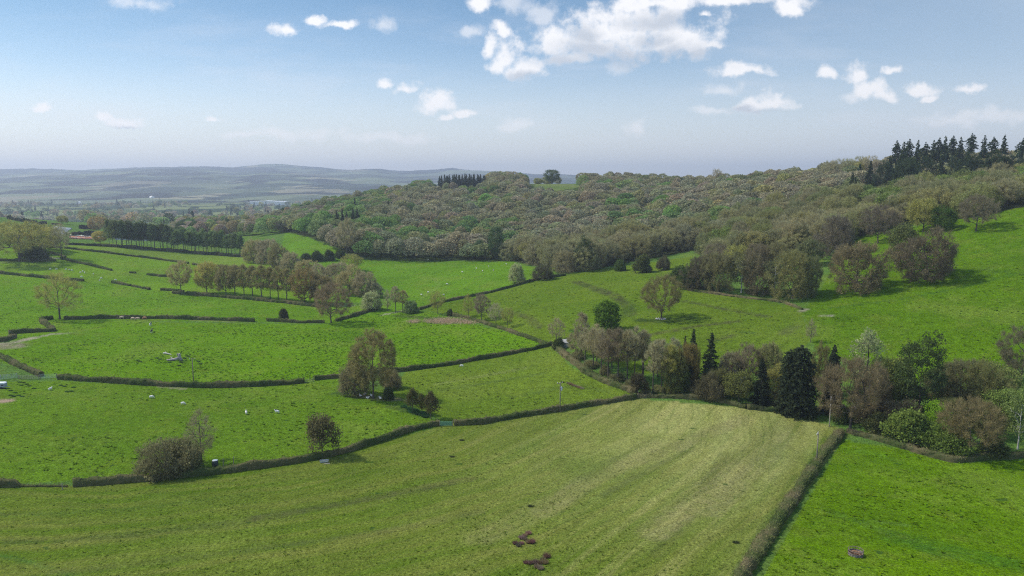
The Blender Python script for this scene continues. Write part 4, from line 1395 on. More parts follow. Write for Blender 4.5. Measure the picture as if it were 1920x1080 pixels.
def hedge(label, pix, h=1.8, w=1.6, brown=.3, dens=34, gappy=0.0, leaf=.26, group=None, name='hedge', cat='hedge', col=None, twig=.35, mossy=.35):
    L = wline(pix, 10)
    seg = np.r_[0, np.cumsum(np.hypot(*np.diff(L[:, :2], axis=0).T))]
    n = max(3, int(seg[-1] / .9))
    s = np.linspace(0, seg[-1], n)
    x, y = np.interp(s, seg, L[:, 0]), np.interp(s, seg, L[:, 1])
    x, y = x + HG.normal(0, .12, n), y + w * .5 + HG.normal(0, .12, n)
    tx, ty = np.gradient(x), np.gradient(y)
    k = np.hypot(tx, ty) + 1e-9
    nx_, ny_ = -ty / k, tx / k
    ph = HG.uniform(0, 6, 4)
    h = h * .78
    w = w * .85
    hh = h * (1 + .13 * np.sin(s / 5.3 + ph[0]) + .10 * np.sin(s / 2.1 + ph[1]) + HG.normal(0, .08, n))
    ww = w * (1 + .2 * np.sin(s / 4.1 + ph[2]) + HG.normal(0, .07, n))
    if gappy:
        g = np.sin(s / 2.9 + ph[3]) + .6 * np.sin(s / 1.3 + ph[1])
        hh *= np.where(g > 1.0 - gappy, .25, 1.0)
        ww *= np.where(g > 1.0 - gappy, .4, 1.0)
    z = height(x, y)
    prof = [(-.5, -.1), (-.52, .35), (-.50, .8), (-.34, .97), (0, 1.02), (.34, .97), (.50, .8), (.52, .35), (.5, -.1)]
    m = len(prof)
    V = np.zeros((n, m, 3))
    for j, (a, b) in enumerate(prof):
        e = HG.normal(0, .07, n)
        V[:, j, 0] = x + nx_ * ww * (a * .82 + e * np.sign(a))
        V[:, j, 1] = y + ny_ * ww * (a * .82 + e * np.sign(a))
        V[:, j, 2] = z + hh * (b * .93 + HG.normal(0, .03, n) * (b > 0))
    V = V.reshape(-1, 3)
    q = []
    for i in range(n - 1):
        for j in range(m - 1):
            a = i * m + j
            q += [(a, a + m, a + m + 1), (a, a + m + 1, a + 1)]
    for e in (0, (n - 1) * m):
        q += [(e, e + j, e + j + 1) for j in range(1, m - 1)]
    T0 = np.array(q)
    # leaves and twigs over the clipped surface
    N = int(seg[-1] * dens * (h + w * .6) / 2.6)
    i = HG.uniform(0, n - 1.001, N)
    i0 = i.astype(int)
    f = i - i0
    u = HG.beta(1.2, 1.0, N) * (m - 1.001)
    j0 = u.astype(int)
    g = u - j0
    VV = V.reshape(n, m, 3)
    P_ = (VV[i0, j0] * (1 - f[:, None]) + VV[i0 + 1, j0] * f[:, None]) * (1 - g[:, None]) + (VV[i0, j0 + 1] * (1 - f[:, None]) + VV[i0 + 1, j0 + 1] * f[:, None]) * g[:, None]
    P_ += HG.normal(0, .09, P_.shape)
    nl = int(N * (1 - twig))
    v1, t1 = leaves(HG, P_[:nl], 1, .04, leaf)
    d = np.stack([nx_[i0], ny_[i0], np.zeros(N)], 1)[nl:] * np.sign(u[nl:, None] - (m - 1) / 2) * .6 + np.array([0, 0, .8])
    v2, t2 = twigs(HG, P_[nl:], d, 1, .75, .07, spread=.5, jit=.05)
    Vt, Tt = cat_parts([(V, T0), (v1, t1), (v2, t2)])
    cen = Vt[Tt].mean(1)
    mixn = .5 + .5 * np.sin(cen[:, 0] / 3.1 + 2 * np.sin(cen[:, 1] / 4.3)) * np.sin(cen[:, 1] / 3.7 + ph[0])
    bw = np.clip(brown + (mixn - .5) * 1.0 + HG.normal(0, .15, len(cen)), 0, 1)[:, None]
    g0 = np.array(col) if col is not None else HGREEN
    C = g0 * (1 - bw) + HBROWN * bw
    mo = ((HG.random(len(cen)) < mossy) & (Tt[:, 0] >= len(V)))[:, None]
    C = np.where(mo & (bw < .7), C * .4 + HMOSS * .6 if col is None else C * 1.2, C)
    rnd = np.clip(.5 + HG.normal(0, .22, len(Tt)), 0, 1)
    rnd[:len(T0)] = .25
    me = tri_mesh(name, Vt, Tt, [M_HEDGE], attrs={'rnd': ('FLOAT', 'FACE', rnd), 'tint': ('FLOAT_COLOR', 'FACE', np.c_[C, np.ones(len(C))])})
    o = link(name, me)
    tag(o, label, cat, group)
    return o


hedge('gappy twiggy end of the nearest left hedge, thin enough to see the field through', [(-70, 916), (0, 915), (60, 915), (124, 915)], 1.9, 1.6, .5, 40, gappy=.9, twig=.6)
hedge('long clipped hedge curving between the mown foreground field and the left sheep pasture', [(132, 914), (240, 907), (400, 891), (480, 881), (560, 869), (640, 852), (720, 828), (770, 809), (823, 799)], 2.0, 1.9, .42, 46)
hedge('clipped hedge running from the green gate to the alder corner, a pole standing in it', [(850, 799), (900, 797), (960, 785), (1050, 772), (1120, 760), (1195, 748)], 1.9, 1.9, .5, 44)
hedge('low brownish hedge closing the far end of the mown field below the alders', [(1197, 747), (1260, 748), (1340, 752), (1400, 768)], 1.7, 1.7, .62, 40)
hedge('dark scrubby hedge under the cypresses at the far right corner of the mown field', [(1402, 768), (1470, 776), (1540, 780)], 1.8, 2.0, .25, 40)
hedge('broad mossy hedge running straight down between the mown field and the vivid green field', [(1384, 1112), (1412, 1066), (1440, 1022), (1490, 945), (1530, 885), (1556, 845), (1582, 816)], 1.9, 2.7, .4, 90, leaf=.2, mossy=.6)
hedge('dark stream-side hedge along the far edge of the vivid green field', [(1592, 813), (1650, 828), (1720, 851), (1790, 870), (1850, 864), (1990, 858)], 1.8, 2.2, .4, 46)
hedge('thick dark hedge along the back of the left sheep pasture, pole behind it', [(108, 712), (200, 719), (300, 725), (380, 728), (480, 726), (570, 719)], 2.3, 2.2, .22, 46, mossy=.25)
hedge('clipped hedge passing behind the great oak and rising to the alder belt', [(588, 714), (650, 708), (700, 702), (760, 697), (850, 684), (930, 670), (1000, 657), (1036, 648)], 1.9, 1.9, .25, 40, mossy=.25)
hedge('short dark hedge slanting in from the left edge down to the silver gates', [(-30, 662), (0, 672), (36, 692), (74, 707)], 2.2, 2.0, .3, 40)
hedge('long straight dark hedge right of the lone leafless tree, cattle grazing under it', [(117, 600), (200, 598), (300, 598), (400, 601), (476, 604)], 2.3, 2.0, .2, 32, mossy=.2)
hedge('short dark hedge left of the bare reddish oak', [(500, 603), (560, 606), (607, 606)], 1.9, 1.8, .25, 30)
hedge('clipped hedge climbing right from the bare reddish oak to the alder clump', [(630, 603), (662, 594), (708, 580)], 1.9, 2.2, .2, 34, mossy=.6)
hedge('hedge stub at the left edge by the muddy gateway', [(-40, 644), (0, 642), (21, 634)], 2.4, 3.4, .7, 34)
hedge('zigzag piece of hedge beyond the dirt track at the far left', [(12, 627), (60, 624), (98, 622), (84, 612), (74, 602), (96, 599)], 2.4, 2.4, .3, 34, mossy=.5)
hedge('dark hedge sloping across the upper left pasture', [(-40, 510), (0, 514), (60, 520), (108, 525), (155, 528)], 2.3, 2.2, .1, 24, mossy=.2)
hedge('dark hedge below the leaning oak and the lane', [(-40, 488), (0, 490), (60, 491), (104, 490)], 2.3, 2.2, .2, 24, mossy=.2)
hedge('dark hedge running down right from the lane junction', [(112, 486), (160, 497), (208, 508)], 2.1, 2.1, .1, 24, mossy=.15)
hedge('short hedge curling round the lane bend', [(93, 475), (110, 479), (121, 483)], 1.6, 1.8, .6, 20)
hedge('short dark hedge at the foot of the ash at the head of the lane', [(88, 466), (104, 465), (116, 466)], 1.6, 2, .1, 20)
hedge('longest dark hedge curving below the poplar field', [(120, 466), (200, 475), (280, 485), (352, 495)], 2.0, 2.2, .08, 20, mossy=.15)
hedge('short dark hedge carrying on the poplar field hedge to the right', [(360, 497), (400, 500), (462, 506)], 2.0, 2.2, .15, 20, mossy=.15)
hedge('short dark hedge fragment below the long sloping pasture, left one of three', [(209, 531), (226, 534), (243, 537)], 2.0, 2.1, .1, 24, mossy=.15)
hedge('short dark hedge fragment, middle one of three below the sloping pasture', [(248, 538), (264, 541), (279, 544)], 1.8, 2.0, .1, 24, mossy=.15)
hedge('short dark hedge fragment touching the first field oak', [(301, 545), (322, 546), (342, 549)], 1.9, 2.0, .1, 24, mossy=.15)
hedge('dark hedge fragment halfway up the slope left of the first field oak', [(275, 516), (298, 519), (322, 520)], 2.0, 2.0, .1, 22, mossy=.15)
hedge('tiny dark clipped bush of hedge alone on the upper pasture', [(241, 512), (253, 513)], 1.7, 2.0, .05, 22, mossy=.15)
hedge('hedge between the two hill meadows, climbing to the pale willow', [(785, 582), (830, 568), (900, 554), (960, 539), (1000, 527), (1060, 517)], 1.8, 2.0, .3, 26, mossy=.2)
hedge('dark hedge on the ditch bank under the four bare trees', [(842, 592), (880, 598), (905, 607), (950, 621), (1000, 639), (1026, 648)], 1.7, 1.8, .3, 28, mossy=.2)
hedge('dark undergrowth at the feet of the row of field oaks', [(322, 551), (400, 557), (470, 563), (540, 570), (600, 577)], 2.3, 2.6, .3, 26, mossy=.2)
hedge('dark undergrowth sloping down at the foot of the alder belt', [(1040, 652), (1075, 682), (1100, 702), (1140, 722), (1194, 742)], 2.2, 3.0, .5, 34, mossy=.2)
hedge('low dark hedge below the clump of oaks and birches', [(1290, 545), (1340, 552), (1400, 560), (1470, 568), (1506, 582)], 1.2, 1.8, .6, 26, mossy=.1)
CONE_HEDGE = (.022, .036, .02)
hedge('dark clipped conifer hedge sloping over the brow at the far left', [(13, 411), (40, 416), (66, 420)], 4.6, 3.5, .0, 14, leaf=.5, col=CONE_HEDGE, twig=0)
hedge('short dark conifer hedge just right of the brow hedge', [(66, 423), (84, 419)], 3.6, 3.5, .0, 14, leaf=.5, col=CONE_HEDGE, twig=0)
hedge('low dark conifer hedge under the small round tree on the brow', [(95, 421), (113, 422)], 2.2, 3.0, .0, 14, leaf=.5, col=CONE_HEDGE, twig=0)
hedge('block of dark clipped conifer hedge right of the nursery beds', [(148, 429), (160, 429), (171, 430)], 5.0, 4.0, .0, 14, leaf=.5, col=CONE_HEDGE, twig=0)
hedge('ragged dark conifer screen between the nursery and the flower beds', [(133, 443), (150, 443), (168, 443), (186, 443)], 6.0, 4.0, .0, 18, leaf=.7, col=CONE_HEDGE, twig=.3)
hedge('dark hedge along the foot of the flower beds at the head of the pasture', [(120, 459), (150, 460), (185, 462), (205, 463)], 2.6, 2.2, .05, 18, mossy=.1, col=(.035, .05, .022))
hedge('long dark strip of undergrowth along the feet of the poplar line', [(203, 463), (270, 468), (330, 473), (400, 479), (455, 483)], 3.2, 3.0, .1, 16, leaf=.4, mossy=.15, col=(.04, .055, .025))
# ------------------------------------------------------------------ animals
def skin_mesh(name, verts, edges, radii, mats, matfn=None, sub=1):
    me = bpy.data.meshes.new(name + '_bones')
    me.from_pydata(verts, edges, [])
    ob = bpy.data.objects.new(name + '_bones', me)
    COL.objects.link(ob)
    sk = ob.modifiers.new('skin', 'SKIN')
    sk.use_smooth_shade = True
    for i, r in enumerate(radii):
        v = me.skin_vertices[0].data[i]
        v.radius = (r, r) if not isinstance(r, tuple) else r
        v.use_root = i == 0
    if sub:
        ob.modifiers.new('sub', 'SUBSURF').levels = sub
        ob.modifiers['sub'].render_levels = sub
    dg = bpy.context.evaluated_depsgraph_get()
    res = bpy.data.meshes.new_from_object(ob.evaluated_get(dg))
    bpy.data.objects.remove(ob)
    res.name = name
    res.materials.clear()
    for m in mats:
        res.materials.append(m)
    for p in res.polygons:
        p.use_smooth = True
        p.material_index = matfn(p.center) if matfn else 0
    return res


def quad_bones(L, bh, r, grazing=True, leg=.05, neck=.11, headr=.1):
    """bones of a four-legged animal facing +x: body length L, belly line bh"""
    z = bh
    v = [(0, 0, z), (L * .32, 0, z + .01), (L * .5, 0, z - .01), (-L * .3, 0, z + .01), (-L * .48, 0, z - .02)]
    rad = [r, r * .98, r * .72, r * 1.0, r * .68]
    e = [(0, 1), (1, 2), (0, 3), (3, 4)]
    hx = L * .5
    if grazing:
        pts = [(hx + .14 * L, 0, z - .18 * L), (hx + .26 * L, 0, z - .42 * L), (hx + .34 * L, 0, z - .58 * L)]
    else:
        pts = [(hx + .12 * L, 0, z + .2 * L), (hx + .2 * L, 0, z + .36 * L), (hx + .4 * L, 0, z + .3 * L)]
    p0 = 2
    for k, q in enumerate(pts):
        v.append(q)
        rad.append([neck, headr, headr * .62][k])
        e.append((p0, len(v) - 1))
        p0 = len(v) - 1
    head = len(v) - 2
    for s in (-1, 1):                                   # ears
        b = v[head]
        v.append((b[0] - .02, s * headr * 1.7, b[2] + headr * .6))
        rad.append(headr * .28)
        e.append((head, len(v) - 1))
    for s in (-1, 1):                                   # forelegs: elbow, knee, hoof
        p0 = 1
        for q, rr_ in (((L * .34, s * r * .5, z - r * .85), leg * 1.5), ((L * .35, s * r * .52, z * .42), leg), ((L * .34, s * r * .52, .03), leg * .9)):
            v.append(q)
            rad.append(rr_)
            e.append((p0, len(v) - 1))
            p0 = len(v) - 1
    for s in (-1, 1):                                   # hind legs: stifle, hock, hoof
        p0 = 3
        for q, rr_ in (((-L * .30, s * r * .52, z - r * .85), leg * 1.7), ((-L * .42, s * r * .54, z * .45), leg), ((-L * .37, s * r * .54, .03), leg * .9)):
            v.append(q)
            rad.append(rr_)
            e.append((p0, len(v) - 1))
            p0 = len(v) - 1
    v.append((-L * .56, 0, z - .12))                    # tail
    rad.append(leg * .8)
    e.append((4, len(v) - 1))
    v.append((-L * .58, 0, z - r * 1.2))
    rad.append(leg * .6)
    e.append((len(v) - 2, len(v) - 1))
    return v, e, rad


M_WOOL = plain('wool', (.78, .74, .66), .95, var=.18, scale=9)
M_FACE = plain('sheep_face', (.62, .56, .48), .8, var=.15)
M_TAN = plain('tan_hide', (.42, .2, .10), .8, var=.2)
M_CREAM = plain('cream_hide', (.58, .42, .28), .8, var=.2)
M_BLACKH = plain('black_hide', (.02, .02, .022), .7, var=.2)
M_WHITEH = plain('white_hide', (.7, .68, .64), .8, var=.1)
b = quad_bones(1.0, .60, .27, True, .045, .12, .095)
SHEEP_G = skin_mesh('sheep', *b, [M_WOOL, M_FACE], lambda c: 1 if (c[2] < .3 or c[0] > .68) else 0)
b = quad_bones(1.0, .60, .27, False, .045, .12, .095)
SHEEP_U = skin_mesh('sheep', *b, [M_WOOL, M_FACE], lambda c: 1 if (c[2] < .3 or c[0] > .66) else 0)
lie = [((x, y, max(.1, z - .32)) if z > .3 else (x * .8, y * 1.3, .08)) for x, y, z in b[0]]
SHEEP_L = skin_mesh('sheep', lie, b[1], b[2], [M_WOOL, M_FACE], lambda c: 1 if c[0] > .66 else 0)

SHEEP = [  # photo x, y, mesh, heading, label, group
    (284, 747, 'G', 0.2, 'left of two sheep standing close together in the left pasture', None), (343, 759, 'G', 0.1, 'sheep grazing side-on, right of two in the left pasture', None),
    (462, 777, 'U', 2.0, 'lone sheep seen from behind in the middle of the left pasture', None), (520, 775, 'U', 3.0, 'greyish sheep standing right of the lone one in the left pasture', None),
    (94, 732, 'U', 1.2, 'single sheep among dark tufts near the left gates', None), (866, 688, 'G', 2.9, 'sheep walking along the foot of the hedge right of the great oak', None),
    (736, 727, 'G', 0.4, 'sheep half hidden behind the low branches right of the great oak', None),
]
for q in ((676, 743), (684, 740), (689, 747), (697, 743), (714, 748)):
    SHEEP.append(q + ('L', random.uniform(0, 6), 'white sheep lying in the shade at the foot of the great oak', 'sheep resting under the great oak'))
for q in ((803, 488), (893, 504), (916, 501), (905, 509), (925, 508), (949, 496), (838, 534), (867, 511)):
    SHEEP.append(q + ('G', random.uniform(0, 6), 'tiny white sheep grazing on the upper meadow below the wood', 'sheep on the upper meadow'))
for q in ((790, 554), (832, 554), (803, 549)):
    SHEEP.append(q + ('G', random.uniform(0, 6), 'tiny white sheep near the lower hedge of the upper meadow', 'sheep low on the upper meadow'))
for q in ((94, 506), (106, 506), (124, 506), (130, 507), (135, 508), (151, 512), (155, 510), (159, 512), (175, 515), (153, 520), (187, 527), (190, 523), (217, 526)):
    SHEEP.append(q + ('G', random.uniform(0, 6), 'tiny white sheep in the loose flock between the dark hedges at the upper left', 'flock at the upper left'))
SM = {'G': SHEEP_G, 'U': SHEEP_U, 'L': SHEEP_L}
pp = hit([s[0] for s in SHEEP], [s[1] for s in SHEEP])
for (qx, qy, mk, hd, lab, grp), p in zip(SHEEP, pp):
    o = tag(link('sheep', SM[mk], None, (p[0], p[1], p[2] + .02)), lab, 'sheep', grp)
    o.rotation_euler = (0, 0, hd)
    s = random.uniform(.95, 1.1)
    o.scale = (s, s, s)
b = quad_bones(1.7, 1.02, .40, True, .075, .2, .15)
COW_T = skin_mesh('cow', *b, [M_TAN], None)
COW_C = skin_mesh('cow', *b, [M_CREAM], None)
b = quad_bones(1.7, 1.02, .38, False, .075, .2, .15)
COW_B = skin_mesh('cow', *b, [M_BLACKH, M_WHITEH], lambda c: 1 if (c[2] < .55 or (c[0] > 1.15)) else 0)
COW_W = skin_mesh('cow', *b, [M_BLACKH, M_WHITEH], lambda c: 1 if (c[2] < .7 or c[0] < -.45 or abs(c[0] - .25) < .16) else 0)
for qx, qy, me, hd, lab in ((272, 599, COW_T, 3.1, 'rust-coloured cow, rightmost of the cattle under the long dark hedge'), (259, 600, COW_C, 3.3, 'cream cow just left of the rust-coloured one under the hedge'),
                            (250, 600, COW_C, 3.0, 'pinkish cream cow, third from the right under the hedge'), (229, 598, COW_C, 3.4, 'faint cow standing apart at the left under the long dark hedge'),
                            (282, 611, COW_W, 1.7, 'black and white cow, the farther of two in open grass'), (284, 624, COW_B, 1.75, 'black cow with white legs, the nearer of two in open grass')):
    p = hit(qx, qy)[0]
    o = tag(link('cow', me, None, p), lab, 'cow')
    o.rotation_euler = (0, 0, hd)

# ------------------------------------------------------------------ poles, gates, fences
M_POLE = plain('weathered_pole', (.20, .17, .13), .9, var=.3, scale=2)
M_STEEL = plain('galvanised_steel', (.45, .47, .48), .45, .7, .15)
M_CERAM = plain('ceramic', (.75, .74, .7), .3)
M_TANK = plain('grey_tank', (.5, .52, .54), .5)
M_GREENM = plain('green_paint', (.16, .32, .17), .5, var=.2)
M_WOOD = plain('grey_timber', (.26, .22, .17), .9, var=.35, scale=4)
M_DKMET = plain('dark_metal', (.03, .032, .035), .5)


def pole(qx, qy, h, label, arm=True, trans=False, pale=False, rz=0.2):
    p = hit(qx, qy)[0]
    e = empty('power_pole', p, label, 'pole', None, rz)
    m = MB()
    m.tube([(0, 0, -.5), (0, 0, h * .5), (0, 0, h)], [.17, .145, .115], 10)
    m.build('pole', plain('pale_pole', (.42, .38, .32), .9) if pale else M_POLE, e, True)
    if arm:
        m = MB()
        m.box(-.95, .95, .12, .24, h - .45, h - .31)
        m.build('crossarm', M_POLE, e, bevel=.012)
        for x in (-.85, 0, .85):
            m = MB()
            m.tube([(x, .18, h - .31), (x, .18, h - .2), (x, .18, h - .12), (x, .18, h - .02)], [.03, .09, .06, .075], 8)
            m.build('insulator', M_CERAM, e, True)
    if trans:
        m = MB()
        m.tube([(.42, 0, h - 2.5), (.42, 0, h - 2.4), (.42, 0, h - 1.65), (.42, 0, h - 1.55)], [.27, .32, .32, .26], 12)
        tb = m.build('transformer', M_TANK, e, True)
        m = MB()
        for x in (.3, .42, .54):
            m.tube([(x, 0, h - 1.55), (x, 0, h - 1.28)], .05, 6)
        m.build('bushings', M_CERAM, tb)
        m = MB()
        m.box(.12, .3, -.1, .1, h - 2.2, h - 2.05)
        m.build('bracket', M_DKMET, e)
    return e


pole(363, 718, 8.4, 'slender dark power pole behind the thick hedge of the left pasture', rz=.1)
pole(1050, 773, 9.0, 'power pole with a grey transformer standing in the gate hedge', trans=True, rz=.5)
pole(1555, 800, 8.6, 'pale bare pole under the big oak at the far hedge corner', arm=False, pale=True)
pole(1531, 868, 7.6, 'dark pole with a crossarm beside the broad mossy hedge', rz=1.0)


def gate(p, q, h, mat, label, cols=5, bars=6, post=True, name='field_gate', mesh_panel=False):
    p, q = hit(*p)[0], hit(*q)[0]
    d = q - p
    L = math.hypot(d[0], d[1])
    e = empty(name, p, label, 'gate' if 'gate' in name else 'fence', None, math.atan2(d[1], d[0]))
    dz = (q[2] - p[2]) / L
    m = MB()
    for k in range(bars):
        z = .18 + (h - .2) * (k / (bars - 1)) ** 1.15
        m.tube([(.08, 0, z + .08 * dz), (L - .08, 0, z + (L - .08) * dz)], .03, 6)
    m.build('bars', mat, e)
    m = MB()
    for k in range(cols):
        x = .08 + (L - .16) * k / (cols - 1)
        m.tube([(x, .035, .15 + x * dz), (x, .035, h + x * dz)], .028, 6)
    m.tube([(.08, -.035, .2), (L * .5, -.035, h - .03 + L * .5 * dz)], .022, 6)
    m.build('uprights', mat, e)
    if post:
        for x in (-.08, L + .08):
            m = MB()
            m.tube([(x, 0, -.4 + x * dz), (x, 0, h + .12 + x * dz), (x, 0, h + .2 + x * dz)], [.1, .1, .05], 8)
            m.build('post', M_WOOD if mat is not M_STEEL else M_STEEL, e)
    if mesh_panel:
        m = MB()
        m.box(.1, L - .1, .05, .062, .2, h - .08)
        m.build('sheet', mat, e)


gate((825, 799), (848, 799), 1.35, M_GREENM, 'pale green metal gate in the gap of the near hedge', mesh_panel=True)
gate((76, 710), (106, 709), 1.5, plain('pale_green_steel', (.34, .46, .36), .5), 'pale green steel gate at the left end of the thick hedge')
gate((2, 712), (32, 709), 1.6, M_STEEL, 'galvanised rail fence at the left edge near the white trailer', cols=7, name='rail_fence')
gate((36, 711), (73, 711), 1.3, M_WOOD, 'low brown rail fence between the two metal gates', cols=9, bars=8, name='plank_fence')
gate((570, 718), (587, 715), 1.1, M_WOOD, 'thin wire and post gap in the hedge left of the great oak', cols=4, bars=4, name='wire_fence')
a3 = hit([606, 625, 645, 662, 680], [574, 573, 573, 572, 572])
e = empty('timber_fence', a3[0], 'low dark timber rail fence left of the silver willow', 'fence')
for k, p in enumerate(a3):
    o = p - a3[0]
    m = MB()
    m.tube([(o[0], o[1], o[2] - .3), (o[0], o[1], o[2] + 1.3)], .11, 6)
    m.build('post', M_WOOD, e)
m = MB()
for z in (.45, .8, 1.15):
    m.tube([tuple(p - a3[0] + np.array([0, -.1, z])) for p in a3], .06, 5)
m.build('rails', M_WOOD, e)
for qx, qy, lab in ((419, 877, 'left of two thin fence posts by the clipped hedge and the dark drum'), (438, 874, 'right of two thin fence posts by the clipped hedge and the dark drum'),
                    (117, 918, 'fence post standing in the gap of the gappy near hedge'), (1196, 746, 'short pale post at the corner where the hedges meet')):
    p = hit(qx, qy)[0]
    m = MB()
    m.tube([(0, 0, -.3), (.02, 0, 1.0), (.03, .01, 2.3 if qy < 900 else 1.4)], [.09, .085, .07], 8)
    o = m.build('fence_post', M_WOOD)
    o.location = p
    tag(o, lab, 'post')

# drum, trough, log, trailer, feeder
p = hit(404, 879)[0]
e = empty('water_drum', p, 'dark green drum with a pale lid behind the clipped hedge', 'drum')
m = MB()
m.tube([(0, 0, 0), (0, 0, .1), (0, 0, 1.15), (0, 0, 1.3), (0, 0, 1.9), (0, 0, 2.0)], [.62, .7, .7, .66, .7, .6], 16)
m.build('barrel', plain('dark_green_plastic', (.02, .035, .03), .5), e, True)
m = MB()
m.tube([(0, 0, 2.01), (0, 0, 2.06), (0, 0, 2.16)], [.58, .6, .2], 16)
m.build('lid', plain('pale_lid', (.5, .56, .55), .4), e)
p = hit(608, 867)[0]
e = empty('water_trough', p, 'grey metal water trough tucked against the foot of the ivy-clad tree hedge', 'trough', None, .25)
m = MB()
m.prism([(-.9, .1), (.9, .1), (1.0, .6), (.95, .6), (.86, .16), (-.86, .16), (-.95, .6), (-1.0, .6)], -.3, .3)
m.box(-.92, .92, -.33, -.302, .1, .6)
m.box(-.92, .92, .302, .33, .1, .6)
m.build('basin', plain('zinc', (.5, .53, .56), .4, .5), e)
for x in (-.6, .6):
    m = MB()
    m.box(x - .08, x + .08, -.3, .3, -.15, .098)
    m.build('foot', M_DKMET, e)
p = hit(613, 870)[0]
m = MB()
m.tube([(-.7, 0, .06), (0, .03, .07), (.7, .06, .06)], [.1, .11, .08], 8)
o = m.build('pale_log', plain('peeled_wood', (.5, .42, .3), .9))
o.location = p
o.rotation_euler = (0, 0, .35)
tag(o, 'short pale log lying in front of the grey water trough', 'log')

p = hit(2, 728)[0]
e = empty('livestock_trailer', p, 'small white-roofed trailer cut by the left edge below the rail fence', 'trailer', None, .1)
m = MB()
m.prism([(-1.5, .45), (1.5, .45), (1.5, 1.5), (1.3, 1.62), (-1.3, 1.62), (-1.5, 1.5)], -.8, .8)
m.build('body', plain('grey_panel', (.32, .34, .38), .5), e, bevel=.03)
m = MB()
m.prism([(-1.56, 1.64), (1.56, 1.64), (1.5, 1.78), (1.1, 1.95), (-1.1, 1.95), (-1.5, 1.78)], -.84, .84)
m.build('roof', plain('white_roof', (.82, .82, .82), .4, var=.06), e, bevel=.03)
m = MB()
m.box(.5, 1.2, -.83, -.803, .9, 1.35)
m.build('window', M_DKMET, e)
for y in (-.88, .88):
    for x in (-.35, .4):
        m = MB()
        m.tube([(x, y - .09, .32), (x, y + .09, .32)], .32, 14)
        m.build('wheel', M_DKMET, e)
m = MB()
m.tube([(1.5, 0, .5), (2.6, 0, .45)], .06, 6)
m.build('drawbar', M_STEEL, e)

p = hit(1604, 1041)[0]
e = empty('hay_feeder', p, 'rusty round hay feeder alone in the vivid green field', 'feeder', None, .3)
M_RUST = plain('rusty_steel', (.19, .14, .115), .7, .2, .4, 6)
m = MB()
for z, r_ in ((.08, .02), (.55, .025), (1.0, .03)):
    m.tube([(math.cos(a) * 1.15, math.sin(a) * 1.15, z) for a in np.linspace(0, 2 * math.pi, 33)], r_ * 1.6, 6, False)
m.build('rings', M_RUST, e)
m = MB()
for k in range(16):
    a = k / 16 * 2 * math.pi
    m.tube([(math.cos(a) * 1.15, math.sin(a) * 1.15, .06), (math.cos(a + .12) * 1.15, math.sin(a + .12) * 1.15, 1.0)], .03, 5)
m.build('bars', M_RUST, e)
m = MB()
for k in range(24):
    a0, a1 = k / 24 * 2 * math.pi, (k + 1) / 24 * 2 * math.pi
    m.add([(math.cos(a0) * 1.13, math.sin(a0) * 1.13, .06), (math.cos(a1) * 1.13, math.sin(a1) * 1.13, .06), (math.cos(a1) * 1.13, math.sin(a1) * 1.13, .52), (math.cos(a0) * 1.13, math.sin(a0) * 1.13, .52)], [(0, 1, 2, 3)])
m.build('skirt', plain('grey_rusty_sheet', (.24, .21, .2), .6, .3, .4, 4), e)
hg = np.random.default_rng(3)
a = hg.uniform(0, 6.28, 900)
r_ = np.sqrt(hg.random(900)) * 1.0
hp = np.stack([np.cos(a) * r_, np.sin(a) * r_, .12 + .42 * (1 - r_ ** 2) + hg.uniform(0, .12, 900)], 1)
hv, ht = leaves(hg, hp, 1, .02, .22)
link('hay', tri_mesh('hay', hv, ht, [plain('old_hay', (.34, .2, .11), .95, var=.3)]), e)

# fallen trunk and stump in the left field
M_DEAD = plain('bleached_dead_wood', (.34, .29, .27), .9, var=.4, scale=2)
p = hit(328, 676)[0]
e = empty('fallen_trunk', p, 'broken grey tree trunk lying with its jagged upright stump in the left field', 'dead tree')
m = MB()
m.tube([(2.0, .6, -.2), (1.6, .5, .9), (1.5, .4, 1.8), (1.75, .3, 2.6)], [.75, .6, .55, .3], 9)
m.tube([(1.4, .4, 1.5), (.9, .2, 2.2), (.95, .2, 2.7)], [.4, .25, .08], 7)
m.build('stump', M_DEAD, e, True)
m = MB()
m.tube([(1.4, .2, .9), (.2, -.3, .55), (-1.4, -.8, .45), (-2.6, -1.0, .4)], [.5, .48, .38, .2], 9)
m.tube([(-.6, -.5, .6), (-1.2, .1, 1.2), (-1.9, .4, 1.3)], [.22, .14, .05], 6)
m.tube([(-1.6, -.9, .45), (-2.4, -1.6, .6)], [.2, .06], 6)
m.build('log', M_DEAD, e, True)
p = hit(313, 665)[0]
m = MB()
m.tube([(-1.5, .2, .5), (-.6, .3, .6), (.2, 0, .45), (1.4, -.3, .3), (2.0, -.6, .1)], [.3, .34, .24, .16, .07], 8)
m.tube([(-.4, .3, .6), (-.9, .9, 1.0)], [.16, .05], 6)
o = m.build('dead_branch', plain('bleached_branch', (.55, .5, .43), .9, var=.25))
o.location = p
tag(o, 'pale bleached branch lying behind the broken trunk in the left field', 'branch')
p = hit(1239, 599)[0]
m = MB()
for k in range(13):
    a = k / 13 * 6.28
    m.tube([(math.cos(a) * 1.9 - .15, math.sin(a) * 1.2, .1), (math.cos(a) * 1.9, math.sin(a) * 1.2 + .1, .34), (math.cos(a) * 1.9 + .2, math.sin(a) * 1.2, .1)], [.2, .34, .2], 6)
o = m.build('stone_ring', plain('pale_stone', (.5, .47, .42), .9), None)
o.location = p
tag(o, 'ring of pale stones round the foot of the lone olive-brown oak', 'stones')


